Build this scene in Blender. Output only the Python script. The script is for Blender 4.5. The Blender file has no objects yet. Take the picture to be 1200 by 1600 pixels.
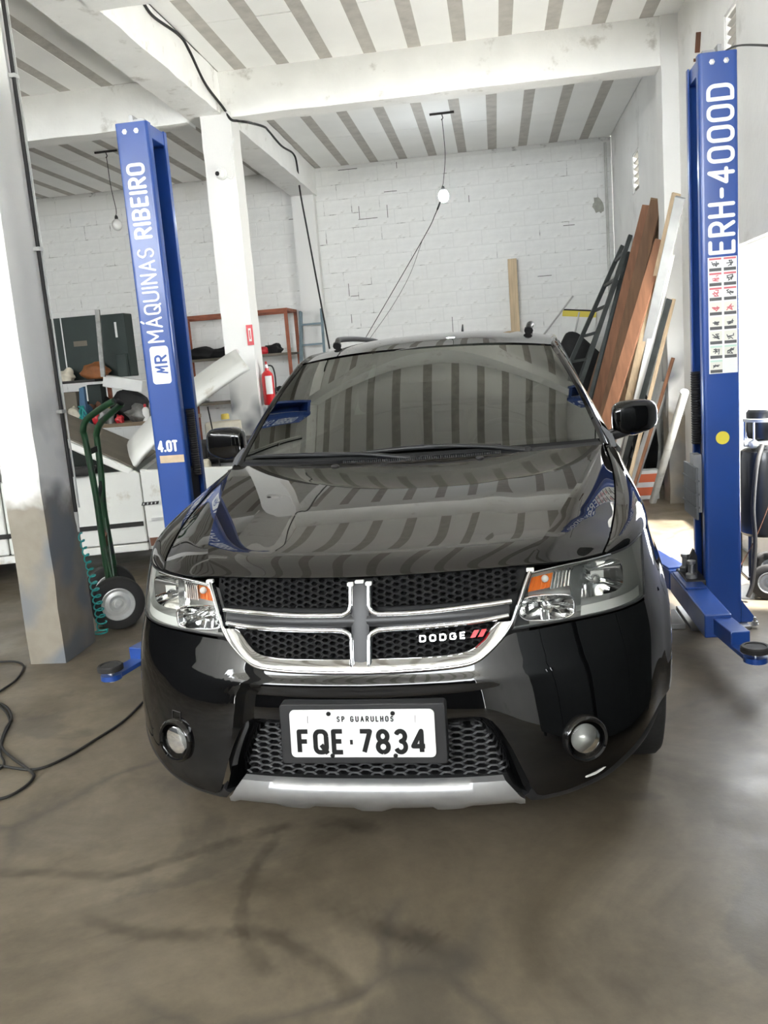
import bpy, bmesh, math, random
import numpy as np
from mathutils import Vector, Matrix
random.seed(7)
scn = bpy.context.scene
COL = scn.collection
PI = math.pi

# ------------------------------------------------------------------ camera
F_PX = 1375.0                       # focal length in pixels of the 1200x1600 frame
YAW, PITCH, ROLL = math.radians(7.93), math.radians(9.96), math.radians(-4.52)
CAM = np.array([0.432, -2.373, 1.563])
def cam_axes():
    cy, sy, cp, sp = math.cos(YAW), math.sin(YAW), math.cos(PITCH), math.sin(PITCH)
    fwd = np.array([-sy*cp, cy*cp, -sp]); r0 = np.array([cy, sy, 0.0]); u0 = np.cross(r0, fwd)
    cr, sr = math.cos(ROLL), math.sin(ROLL)
    return cr*r0 + sr*u0, -sr*r0 + cr*u0, fwd
RIGHT, UP, FWD = cam_axes()
cam_d = bpy.data.cameras.new('camera'); cam_o = bpy.data.objects.new('camera', cam_d); COL.objects.link(cam_o)
cam_d.sensor_fit = 'VERTICAL'; cam_d.sensor_height = 36.0; cam_d.sensor_width = 27.0
cam_d.lens = F_PX/1600*36.0; cam_d.clip_start = 0.05
mw = Matrix.Identity(4)
for i in range(3):
    mw[i][0], mw[i][1], mw[i][2], mw[i][3] = RIGHT[i], UP[i], -FWD[i], CAM[i]
cam_o.matrix_world = mw
scn.camera = cam_o
# pixel -> point where its ray meets a plane (axis 0/1/2 = value)
def on(px, py, ax, val):
    d = RIGHT*((px-600)/F_PX) - UP*((py-800)/F_PX) + FWD
    return CAM + (val-CAM[ax])/d[ax]*d
def AX(px, py, x): return on(px, py, 0, x)
def AY(px, py, y): return on(px, py, 1, y)
def GZ(px, py, z=0.0): return on(px, py, 2, z)

# ------------------------------------------------------------------ daylight
world = bpy.data.worlds.new('sky'); scn.world = world; world.use_nodes = True
wn = world.node_tree.nodes; bgn = wn['Background']
bgn.inputs[0].default_value = (0.93, 0.97, 1.0, 1); bgn.inputs[1].default_value = 15.0
sun_d = bpy.data.lights.new('sun', 'SUN'); sun_o = bpy.data.objects.new('sun', sun_d); COL.objects.link(sun_o)
sun_d.energy = 24.0; sun_d.angle = math.radians(6.0); sun_d.color = (1.0, 0.96, 0.9)
sun_o.rotation_euler = Vector((-0.42, 0.12, -1.0)).to_track_quat('-Z', 'Y').to_euler()
def portal(name, loc, rot, sx, sy):
    d = bpy.data.lights.new(name, 'AREA'); d.shape = 'RECTANGLE'; d.size = sx; d.size_y = sy
    d.cycles.is_portal = True
    o = bpy.data.objects.new(name, d); COL.objects.link(o); o.location = loc; o.rotation_euler = rot
    return o
portal('door_portal', (-2.6, -6.05, 3.4), (math.radians(90), 0, math.radians(180)), 9.4, 1.5)
portal('window_portal', (2.22, 3.85, 1.29), (math.radians(90), 0, math.radians(90)), 2.7, 1.7)
portal('side_portal', (-7.6, -1.9, 3.72), (math.radians(90), 0, math.radians(-90)), 6.2, .56)  # sky through the opening added in the left wall
scn.view_settings.view_transform = 'Standard'; scn.view_settings.look = 'None'
scn.view_settings.gamma = 1.0; scn.view_settings.use_curve_mapping = False
scn.view_settings.exposure = 0.54
scn.cycles.diffuse_bounces = 6; scn.cycles.max_bounces = 14; scn.cycles.transparent_max_bounces = 16

# ------------------------------------------------------------------ materials
MATS = {}
def nmat(name):
    m = bpy.data.materials.new(name); m.use_nodes = True
    nt = m.node_tree; b = nt.nodes['Principled BSDF']
    return m, nt, b
def pm(name, col, rough=0.5, metal=0.0, spec=0.5, var=0.0, scale=6.0, bump=0.0, bscale=40.0, coat=0.0,
       col2=None, amt=0.5, dscale=3.0, rvar=0.0, coords='Object', emit=None, estr=1.0, stretch=None, crough=0.03):
    """Principled material; var = value variation, col2 = blotches of a second colour covering ~amt."""
    m, nt, b = nmat(name); N = nt.nodes; L = nt.links
    b.inputs['Base Color'].default_value = (*col, 1); b.inputs['Roughness'].default_value = rough
    b.inputs['Metallic'].default_value = metal; b.inputs['Specular IOR Level'].default_value = spec
    b.inputs['Coat Weight'].default_value = coat; b.inputs['Coat Roughness'].default_value = crough
    if emit: b.inputs['Emission Color'].default_value = (*emit, 1); b.inputs['Emission Strength'].default_value = estr
    if var or bump or col2 or rvar:
        tc = N.new('ShaderNodeTexCoord'); src = tc.outputs[coords]
        if stretch:
            mp = N.new('ShaderNodeMapping'); mp.inputs['Scale'].default_value = stretch; L.new(src, mp.inputs[0]); src = mp.outputs[0]
        cur = None
        if var:
            n = N.new('ShaderNodeTexNoise'); n.inputs['Scale'].default_value = scale; n.inputs['Detail'].default_value = 5; L.new(src, n.inputs['Vector'])
            r = N.new('ShaderNodeMapRange'); r.inputs[1].default_value = 0.3; r.inputs[2].default_value = 0.7; r.inputs[3].default_value = 1-var; r.inputs[4].default_value = 1+var
            L.new(n.outputs[0], r.inputs[0])
            mx = N.new('ShaderNodeMix'); mx.data_type = 'RGBA'; mx.blend_type = 'MULTIPLY'; mx.inputs[0].default_value = 1
            mx.inputs[6].default_value = (*col, 1); L.new(r.outputs[0], mx.inputs[7]); cur = mx.outputs[2]
        if col2:
            n = N.new('ShaderNodeTexNoise'); n.inputs['Scale'].default_value = dscale; n.inputs['Detail'].default_value = 7; n.inputs['Roughness'].default_value = .65; L.new(src, n.inputs['Vector'])
            r = N.new('ShaderNodeMapRange'); r.inputs[1].default_value = 0.62-.24*amt; r.inputs[2].default_value = 0.74-.24*amt; L.new(n.outputs[0], r.inputs[0])
            mx = N.new('ShaderNodeMix'); mx.data_type = 'RGBA'; L.new(r.outputs[0], mx.inputs[0])
            if cur: L.new(cur, mx.inputs[6])
            else: mx.inputs[6].default_value = (*col, 1)
            mx.inputs[7].default_value = (*col2, 1); cur = mx.outputs[2]
        if cur: L.new(cur, b.inputs['Base Color'])
        if rvar:
            n = N.new('ShaderNodeTexNoise'); n.inputs['Scale'].default_value = scale*1.7; n.inputs['Detail'].default_value = 6; L.new(src, n.inputs['Vector'])
            r = N.new('ShaderNodeMapRange'); r.inputs[1].default_value = .3; r.inputs[2].default_value = .7; r.inputs[3].default_value = max(rough-rvar, 0); r.inputs[4].default_value = rough+rvar
            L.new(n.outputs[0], r.inputs[0]); L.new(r.outputs[0], b.inputs['Roughness'])
        if bump:
            n = N.new('ShaderNodeTexNoise'); n.inputs['Scale'].default_value = bscale; n.inputs['Detail'].default_value = 6; L.new(src, n.inputs['Vector'])
            bp = N.new('ShaderNodeBump'); bp.inputs['Strength'].default_value = bump; bp.inputs['Distance'].default_value = 0.01
            L.new(n.outputs[0], bp.inputs['Height']); L.new(bp.outputs[0], b.inputs['Normal'])
    MATS[name] = m
    return m
def glassmat(name, tint, refl=1.0, rough=0.0, ior=1.52):
    """thin glass: tinted see-through plus Fresnel reflection"""
    m = bpy.data.materials.new(name); m.use_nodes = True; nt = m.node_tree; N = nt.nodes; L = nt.links
    N.remove(N['Principled BSDF']); out = N['Material Output']
    t = N.new('ShaderNodeBsdfTransparent'); t.inputs[0].default_value = (*tint, 1)
    g = N.new('ShaderNodeBsdfGlossy'); g.inputs['Roughness'].default_value = rough; g.inputs[0].default_value = (refl*.985, refl, refl*.95, 1) if ior > 2 else (refl, refl, refl, 1)
    fr = N.new('ShaderNodeFresnel'); fr.inputs[0].default_value = ior
    mx = N.new('ShaderNodeMixShader'); L.new(fr.outputs[0], mx.inputs[0]); L.new(t.outputs[0], mx.inputs[1]); L.new(g.outputs[0], mx.inputs[2])
    L.new(mx.outputs[0], out.inputs[0]); MATS[name] = m
    return m

# ------------------------------------------------------------------ mesh toolkit
def V(*a): return np.array(a, float)
def unit(v): v = np.asarray(v, float); n = np.linalg.norm(v); return v/n if n > 1e-12 else v
def frame(d):
    d = unit(d); a = V(0, 0, 1) if abs(d[2]) < .9 else V(1, 0, 0)
    u = unit(np.cross(a, d)); return u, np.cross(d, u)
class MB:
    """collects shapes; build() links them as ONE mesh object"""
    def __init__(s): s.v = []; s.f = []
    def add(s, verts, faces):
        o = len(s.v); s.v += [tuple(map(float, p)) for p in verts]; s.f += [tuple(o+i for i in f) for f in faces]; return s
    def box(s, lo, hi):
        x0, y0, z0 = lo; x1, y1, z1 = hi
        return s.add([(x0,y0,z0),(x1,y0,z0),(x1,y1,z0),(x0,y1,z0),(x0,y0,z1),(x1,y0,z1),(x1,y1,z1),(x0,y1,z1)],
                     [(3,2,1,0),(4,5,6,7),(0,1,5,4),(1,2,6,5),(2,3,7,6),(3,0,4,7)])
    def obox(s, c, ax, ay, az):
        """box about centre c with half-extent vectors ax, ay, az (right-handed)"""
        c, ax, ay, az = (np.asarray(q, float) for q in (c, ax, ay, az))
        P = [c+i*ax+j*ay+k*az for k in (-1, 1) for (i, j) in ((-1,-1),(1,-1),(1,1),(-1,1))]
        return s.add(P, [(3,2,1,0),(4,5,6,7),(0,1,5,4),(1,2,6,5),(2,3,7,6),(3,0,4,7)])
    def bar(s, a, b, w, h, up=None):
        """rectangular bar from a to b: w across, h along 'up'"""
        a, b = np.asarray(a, float), np.asarray(b, float); d = unit(b-a)
        u0 = V(0,0,1) if up is None else np.asarray(up, float)
        if abs(np.dot(u0, d)) > .98: u0 = V(1,0,0)
        r = unit(np.cross(d, u0)); u = np.cross(r, d)
        return s.obox((a+b)/2, r*w/2, d*np.linalg.norm(b-a)/2, u*h/2)
    def tube(s, pts, r, n=10, cap=True, closed=False):
        pts = [np.asarray(p, float) for p in pts]; m = len(pts)
        rs = r if hasattr(r, '__len__') else [r]*m
        V_, F_ = [], []; u = None
        for i, p in enumerate(pts):
            if closed: d = unit(pts[(i+1) % m]-pts[i-1])
            else: d = unit(pts[min(i+1, m-1)]-pts[max(i-1, 0)])
            if u is None: u, w = frame(d)
            else:
                u = unit(u-np.dot(u, d)*d); w = np.cross(d, u)
            for k in range(n):
                a = 2*PI*k/n; V_.append(p+rs[i]*(math.cos(a)*u+math.sin(a)*w))
        for i in range(m if closed else m-1):
            j = (i+1) % m
            for k in range(n):
                F_.append((i*n+k, i*n+(k+1) % n, j*n+(k+1) % n, j*n+k))
        if cap and not closed:
            F_.append(tuple(reversed(range(n)))); F_.append(tuple(range((m-1)*n, m*n)))
        return s.add(V_, F_)
    def cyl(s, a, b, r, n=20, r2=None): return s.tube([a, b], [r, r if r2 is None else r2], n)
    def lathe(s, c, axis, prof, n=32, closed=False, cap=True):
        """prof: (radius, height along axis) pairs"""
        c = np.asarray(c, float); axis = unit(axis); u, w = frame(axis); V_, F_ = [], []; m = len(prof)
        for (r, h) in prof:
            for k in range(n):
                a = 2*PI*k/n; V_.append(c+axis*h+r*(math.cos(a)*u+math.sin(a)*w))
        for i in range(m if closed else m-1):
            j = (i+1) % m
            for k in range(n): F_.append((i*n+k, i*n+(k+1) % n, j*n+(k+1) % n, j*n+k))
        if not closed and cap:
            if prof[0][0] > 1e-6: F_.append(tuple(reversed(range(n))))
            if prof[-1][0] > 1e-6: F_.append(tuple(range((m-1)*n, m*n)))
        return s.add(V_, F_)
    def prism(s, poly, ext):
        """planar polygon (3-D points) pushed along vector ext"""
        P = [np.asarray(p, float) for p in poly]; e = np.asarray(ext, float); n = len(P)
        nrm = sum((np.cross(P[i]-P[0], P[(i+1) % n]-P[0]) for i in range(1, n-1)), V(0,0,0))
        if np.dot(nrm, e) > 0: P = P[::-1]
        return s.add(P+[p+e for p in P], [tuple(range(n)), tuple(reversed(range(n, 2*n)))]+[(i, i+n, (i+1) % n+n, (i+1) % n) for i in range(n)])
    def grid(s, G, flip=False):
        """G[i][j] -> point; a quad sheet"""
        n, m = len(G), len(G[0]); F_ = []
        for i in range(n-1):
            for j in range(m-1):
                q = (i*m+j, i*m+j+1, (i+1)*m+j+1, (i+1)*m+j); F_.append(q[::-1] if flip else q)
        return s.add([p for r in G for p in r], F_)
    def ball(s, c, r, n=14, m=9):
        c = np.asarray(c, float); rx, ry, rz = r if hasattr(r, '__len__') else (r, r, r); V_ = []; F_ = []
        for i in range(m+1):
            t = PI*i/m
            for k in range(n):
                a = 2*PI*k/n; V_.append(c+V(rx*math.sin(t)*math.cos(a), ry*math.sin(t)*math.sin(a), rz*math.cos(t)))
        for i in range(m):
            for k in range(n): F_.append((i*n+k, (i+1)*n+k, (i+1)*n+(k+1) % n, i*n+(k+1) % n))
        return s.add(V_, F_)
    def build(s, name, mat, parent=None, smooth=None, bevel=0, loc=None, solid=0, seg=2, weld=True, subsurf=0):
        me = bpy.data.meshes.new(name); me.from_pydata(s.v, [], s.f); me.update()
        if weld:
            bm = bmesh.new(); bm.from_mesh(me); bmesh.ops.remove_doubles(bm, verts=bm.verts, dist=1e-5)
            bm.to_mesh(me); bm.free()
        o = bpy.data.objects.new(name, me); COL.objects.link(o)
        if mat is not None: me.materials.append(MATS[mat] if isinstance(mat, str) else mat)
        if smooth is not None:
            me.shade_smooth()
            if smooth < 180: me.set_sharp_from_angle(angle=math.radians(smooth))
        if subsurf:
            md = o.modifiers.new('subd', 'SUBSURF'); md.levels = subsurf; md.render_levels = subsurf
        if solid:
            md = o.modifiers.new('solid', 'SOLIDIFY'); md.thickness = solid; md.offset = -1
        if bevel:
            md = o.modifiers.new('bevel', 'BEVEL'); md.width = bevel; md.segments = seg; md.limit_method = 'ANGLE'; md.angle_limit = math.radians(40)
        if parent is not None: o.parent = parent
        if loc is not None: o.location = loc
        return o
def empty(name, loc=(0,0,0), rz=0.0):
    o = bpy.data.objects.new(name, None); COL.objects.link(o); o.location = loc; o.rotation_euler = (0, 0, rz); o.empty_display_size = .1
    return o
def tag(o, label=None, cat=None, group=None, kind=None):
    if label: o['label'] = label
    if cat: o['category'] = cat
    if group: o['group'] = group
    if kind: o['kind'] = kind
    return o
def thing(name, label, cat, loc=(0,0,0), rz=0.0, group=None): return tag(empty(name, loc, rz), label, cat, group)
def struct(o): o['kind'] = 'structure'; return o
def spl(pts, n, closed=False):
    """Catmull-Rom through points, n samples"""
    P = [np.asarray(p, float) for p in pts]; m = len(P); out = []
    segs = m if closed else m-1
    for q in range(n):
        t = q/(n if closed else n-1)*segs; i = min(int(t), segs-1); u = t-i
        if closed: a, b, c, d = P[i-1], P[i], P[(i+1) % m], P[(i+2) % m]
        else:
            b, c = P[i], P[i+1]; a = P[i-1] if i > 0 else 2*b-c; d = P[i+2] if i+2 < m else 2*c-b
        out.append(.5*((2*b)+(-a+c)*u+(2*a-5*b+4*c-d)*u*u+(-a+3*b-3*c+d)*u**3))
    return out
def ncs(t, y, q):
    """natural cubic spline y(t) at q; y may be (n,k)"""
    t = np.asarray(t, float); y = np.asarray(y, float); q = np.asarray(q, float); n = len(t); h = np.diff(t)
    if n == 2: w = ((q-t[0])/h[0]); return y[0]+np.multiply.outer(w, (y[1]-y[0])) if y.ndim > 1 else y[0]+w*(y[1]-y[0])
    A = np.zeros((n, n)); B = np.zeros(y.shape); A[0,0] = A[-1,-1] = 1
    for i in range(1, n-1):
        A[i,i-1] = h[i-1]; A[i,i] = 2*(h[i-1]+h[i]); A[i,i+1] = h[i]; B[i] = 3*((y[i+1]-y[i])/h[i]-(y[i]-y[i-1])/h[i-1])
    c = np.linalg.solve(A, B); k = np.clip(np.searchsorted(t, q)-1, 0, n-2); hk = h[k]
    b = (np.diff(y, axis=0)/(h[:,None] if y.ndim > 1 else h))[k]-((2*c[k]+c[k+1])*(hk[:,None] if y.ndim > 1 else hk)/3)
    d = (c[k+1]-c[k])/((3*hk)[:,None] if y.ndim > 1 else 3*hk); x = q-t[k]; x = x[:,None] if y.ndim > 1 else x
    return y[k]+b*x+c[k]*x*x+d*x**3
def sweep(path, normals, prof, closed=False, cap=True):
    """carry a profile of (across, out) pairs along a path; returns MB"""
    m = MB(); P = [np.asarray(p, float) for p in path]; n = len(P); k = len(prof); V_, F_ = [], []
    for i, p in enumerate(P):
        d = unit(P[(i+1) % n]-P[i-1]) if closed else unit(P[min(i+1, n-1)]-P[max(i-1, 0)])
        nn = np.asarray(normals[i], float); b = unit(np.cross(d, nn)); nn = np.cross(b, d)
        V_ += [p+b*x+nn*h for x, h in prof]
    for i in range(n if closed else n-1):
        j = (i+1) % n
        F_ += [(i*k+q, j*k+q, j*k+(q+1) % k, i*k+(q+1) % k) for q in range(k)]
    if cap and not closed: F_ += [tuple(range(k)), tuple(reversed(range((n-1)*k, n*k)))]
    return m.add(V_, F_)

# ------------------------------------------------------------------ stroke lettering
def _arc(cx, cy, rx, ry, a0, a1, n=8):
    return [(cx+rx*math.cos(math.radians(a0+(a1-a0)*i/n)), cy+ry*math.sin(math.radians(a0+(a1-a0)*i/n))) for i in range(n+1)]
def _rr(w, h, r):   # rounded-rectangle outline 0..w x 0..h
    return _arc(w-r,h-r,r,r,0,90,5)+_arc(r,h-r,r,r,90,180,5)+_arc(r,r,r,r,180,270,5)+_arc(w-r,r,r,r,270,360,5)
W0 = .62
def _o(): p = _rr(W0, 1, .24); return [p+[p[0]]]
GL = {
 'O': (W0, _o()), '0': (W0, _o()), 'Q': (W0, _o()+[[(.32,.36),(.68,-.06)]]),
 'D': (W0, [[(0,0),(0,1)]+[(.34,1)]+_arc(.34,.72,.28,.28,90,0,5)+_arc(.34,.28,.28,.28,0,-90,5)+[(0,0)]]),
 'U': (W0, [[(0,1),(0,.26)]+_arc(.26,.26,.26,.26,180,270,5)+_arc(W0-.26,.26,.26,.26,270,360,5)+[(W0,1)]]),
 'E': (.50, [[(.50,1),(0,1),(0,0),(.50,0)],[(0,.52),(.44,.52)]]), 'F': (.50, [[(.50,1),(0,1),(0,0)],[(0,.52),(.44,.52)]]),
 'H': (.58, [[(0,0),(0,1)],[(.58,0),(.58,1)],[(0,.52),(.58,.52)]]), 'I': (.0, [[(0,0),(0,1)]]), 'L': (.46, [[(0,1),(0,0),(.46,0)]]),
 'T': (.56, [[(0,1),(.56,1)],[(.28,1),(.28,0)]]), 'N': (.60, [[(0,0),(0,1),(.60,0),(.60,1)]]), 'M': (.76, [[(0,0),(0,1),(.38,.34),(.76,1),(.76,0)]]),
 'A': (.66, [[(0,0),(.33,1),(.66,0)],[(.11,.32),(.55,.32)]]), 'Á': (.66, [[(0,0),(.33,1),(.66,0)],[(.11,.32),(.55,.32)],[(.33,1.18),(.45,1.34)]]),
 'R': (.56, [[(0,0),(0,1),(.32,1)]+_arc(.32,.74,.26,.26,90,-90,8)+[(0,.48)],[(.26,.48),(.58,0)]]), 'P': (.56, [[(0,0),(0,1),(.32,1)]+_arc(.32,.74,.26,.26,90,-90,8)+[(0,.48)]]),
 'B': (.56, [[(0,.52),(0,1),(.32,1)]+_arc(.32,.76,.24,.24,90,-90,7)+[(0,.52)],[(.32,.52)]+_arc(.32,.26,.26,.26,90,-90,7)+[(0,0),(0,.52)]]),
 'S': (.54, [_arc(.29,.75,.25,.25,30,180,8)[0:]+_arc(.25,.75,.25,.25,180,250,3)+_arc(.29,.25,.25,.25,75,-90,8)+_arc(.26,.25,.26,.25,-90,-160,5)]),
 'G': (W0, [_arc(.33,.74,.29,.26,25,90,4)+_arc(.26,.74,.26,.26,90,180,5)+_arc(.26,.26,.26,.26,180,270,5)+_arc(.36,.26,.26,.26,270,360,5)+[(W0,.48),(.36,.48)]]),
 '4': (.64, [[(.46,0),(.46,1),(0,.28),(.64,.28)]]), '7': (.56, [[(0,1),(.56,1),(.20,0)]]),
 '8': (.58, [_arc(.29,.755,.25,.245,-90,270,18),_arc(.29,.255,.29,.255,-90,270,18)]),
 '3': (.54, [_arc(.27,.76,.25,.24,160,-80,11)+_arc(.27,.26,.27,.26,85,-160,11)]),
 '-': (.34, [[(0,.48),(.34,.48)]]), '.': (.02, [[(0,0),(.02,0)]]), '·': (.16, [[(0,.48),(.16,.48)]]), ' ': (.3, []),
}
def strokes(polys, w, rnd=True):
    """flat 2-D ribbons (verts, faces) of width w along polylines with round joins"""
    Vs, Fs = [], []
    def quad(a, b):
        d = unit(b-a); n = np.array([-d[1], d[0]])*w/2; o = len(Vs); Vs.extend([a-n, b-n, b+n, a+n]); Fs.append((o, o+1, o+2, o+3))
    def disc(c, k=10):
        o = len(Vs); Vs.extend([c+w/2*np.array([math.cos(2*PI*i/k), math.sin(2*PI*i/k)]) for i in range(k)]); Fs.append(tuple(range(o, o+k)))
    for pl in polys:
        P = [np.array(p, float) for p in pl]
        for i in range(len(P)-1):
            a, b = P[i].copy(), P[i+1].copy()
            if np.linalg.norm(b-a) < 1e-9: continue
            if not rnd:
                d = unit(b-a)
                if i == 0 and np.linalg.norm(P[0]-P[-1]) > 1e-6: a = a
            quad(a, b)
        for i in range(len(P)):
            if rnd or 0 < i < len(P)-1: disc(P[i])
    return Vs, Fs
def text_mesh(txt, o, ux, uy, h, w=.16, sp=.22, sx=1.0, lift=.0012, mb=None, rnd=True, fit=None, thick=0.0):
    """write txt from point o, ux = reading direction, uy = up direction, cap height h"""
    ux, uy = unit(ux), unit(uy); n = np.cross(ux, uy); mb = mb or MB(); x = 0; items = []
    for ch in txt:
        g = GL[ch]; items.append((x, g)); x += g[0]+w+sp
    tot = x-sp-w
    if fit: sx = fit/(tot*h)
    for x0, g in items:
        vs, fs = strokes([[((px+x0)*sx, py) for px, py in pl] for pl in g[1]], w, rnd)
        k = len(mb.v)
        for q, p in enumerate(vs):
            mb.v.append(tuple(np.asarray(o)+ux*p[0]*h+uy*p[1]*h+n*lift))
        for q, f in enumerate(fs):            # each stroke piece a hair above the last
            for i in f: mb.v[k+i] = tuple(np.array(mb.v[k+i])+n*q*1.2e-5)
        mb.f += [tuple(k+i for i in f) for f in fs]
    return mb
# ================================================================== SETTING
pm('wall_paint', (.79,.785,.76), .75, var=.05, scale=2.2, bump=.25, bscale=22, col2=(.62,.61,.58), amt=.15, dscale=1.6)
pm('block_paint', (.80,.80,.78), .7, var=.04, scale=3, bump=.3, bscale=30, col2=(.66,.65,.62), amt=.12, dscale=2.5, coords='Generated')
pm('mortar_paint', (.74,.74,.72), .85, bump=.3, bscale=40, col2=(.22,.21,.20), amt=.20, dscale=4.5)
pm('beam_paint', (.86,.86,.83), .65, var=.05, scale=3, bump=.5, bscale=14, col2=(.60,.585,.54), amt=.12, dscale=5)
pm('joist_concrete', (.46,.44,.40), .85, var=.12, scale=8, bump=.3, bscale=30)
pm('foam_panel', (.88,.88,.85), .6, var=.03, scale=2.0)
pm('outside_ground', (.68,.67,.64), .9, var=.08, scale=1)
def column_mat():
    """white paint worn off to bare concrete near the floor, soot-grey smudges above"""
    m, nt, b = nmat('column_paint'); N = nt.nodes; L = nt.links
    b.inputs['Roughness'].default_value = .7
    g = N.new('ShaderNodeNewGeometry'); sep = N.new('ShaderNodeSeparateXYZ'); L.new(g.outputs['Position'], sep.inputs[0])
    n1 = N.new('ShaderNodeTexNoise'); n1.inputs['Scale'].default_value = 3.5; n1.inputs['Detail'].default_value = 4; L.new(g.outputs['Position'], n1.inputs['Vector'])
    ad = N.new('ShaderNodeMath'); ad.operation = 'MULTIPLY_ADD'; ad.inputs[1].default_value = .55; L.new(n1.outputs[0], ad.inputs[0]); L.new(sep.outputs[2], ad.inputs[2])
    bare = N.new('ShaderNodeMapRange'); bare.inputs[1].default_value = 1.12; bare.inputs[2].default_value = 1.24; L.new(ad.outputs[0], bare.inputs[0])
    n2 = N.new('ShaderNodeTexNoise'); n2.inputs['Scale'].default_value = 3.2; n2.inputs['Detail'].default_value = 1.5; L.new(g.outputs['Position'], n2.inputs['Vector'])
    sm = N.new('ShaderNodeMapRange'); sm.inputs[1].default_value = .46; sm.inputs[2].default_value = .64; L.new(n2.outputs[0], sm.inputs[0])
    zb = N.new('ShaderNodeMapRange'); zb.inputs[1].default_value = 1.55; zb.inputs[2].default_value = 1.15; L.new(sep.outputs[2], zb.inputs[0])
    mu = N.new('ShaderNodeMath'); mu.operation = 'MULTIPLY'; L.new(sm.outputs[0], mu.inputs[0]); L.new(zb.outputs[0], mu.inputs[1])
    n3 = N.new('ShaderNodeTexNoise'); n3.inputs['Scale'].default_value = 9; n3.inputs['Detail'].default_value = 8; L.new(g.outputs['Position'], n3.inputs['Vector'])
    cr = N.new('ShaderNodeValToRGB'); cr.color_ramp.elements[0].color = (.185,.160,.125,1); cr.color_ramp.elements[1].color = (.33,.295,.24,1); L.new(n3.outputs[0], cr.inputs[0])
    m1 = N.new('ShaderNodeMix'); m1.data_type = 'RGBA'; L.new(bare.outputs[0], m1.inputs[0]); L.new(cr.outputs[0], m1.inputs[6]); m1.inputs[7].default_value = (.76,.755,.73,1)
    m2 = N.new('ShaderNodeMix'); m2.data_type = 'RGBA'; L.new(mu.outputs[0], m2.inputs[0]); L.new(m1.outputs[2], m2.inputs[6]); m2.inputs[7].default_value = (.16,.17,.185,1)
    L.new(m2.outputs[2], b.inputs['Base Color'])
    bp = N.new('ShaderNodeBump'); bp.inputs['Strength'].default_value = .35; bp.inputs['Distance'].default_value = .01; L.new(n3.outputs[0], bp.inputs['Height']); L.new(bp.outputs[0], b.inputs['Normal'])
    MATS['column_paint'] = m
column_mat()
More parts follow.
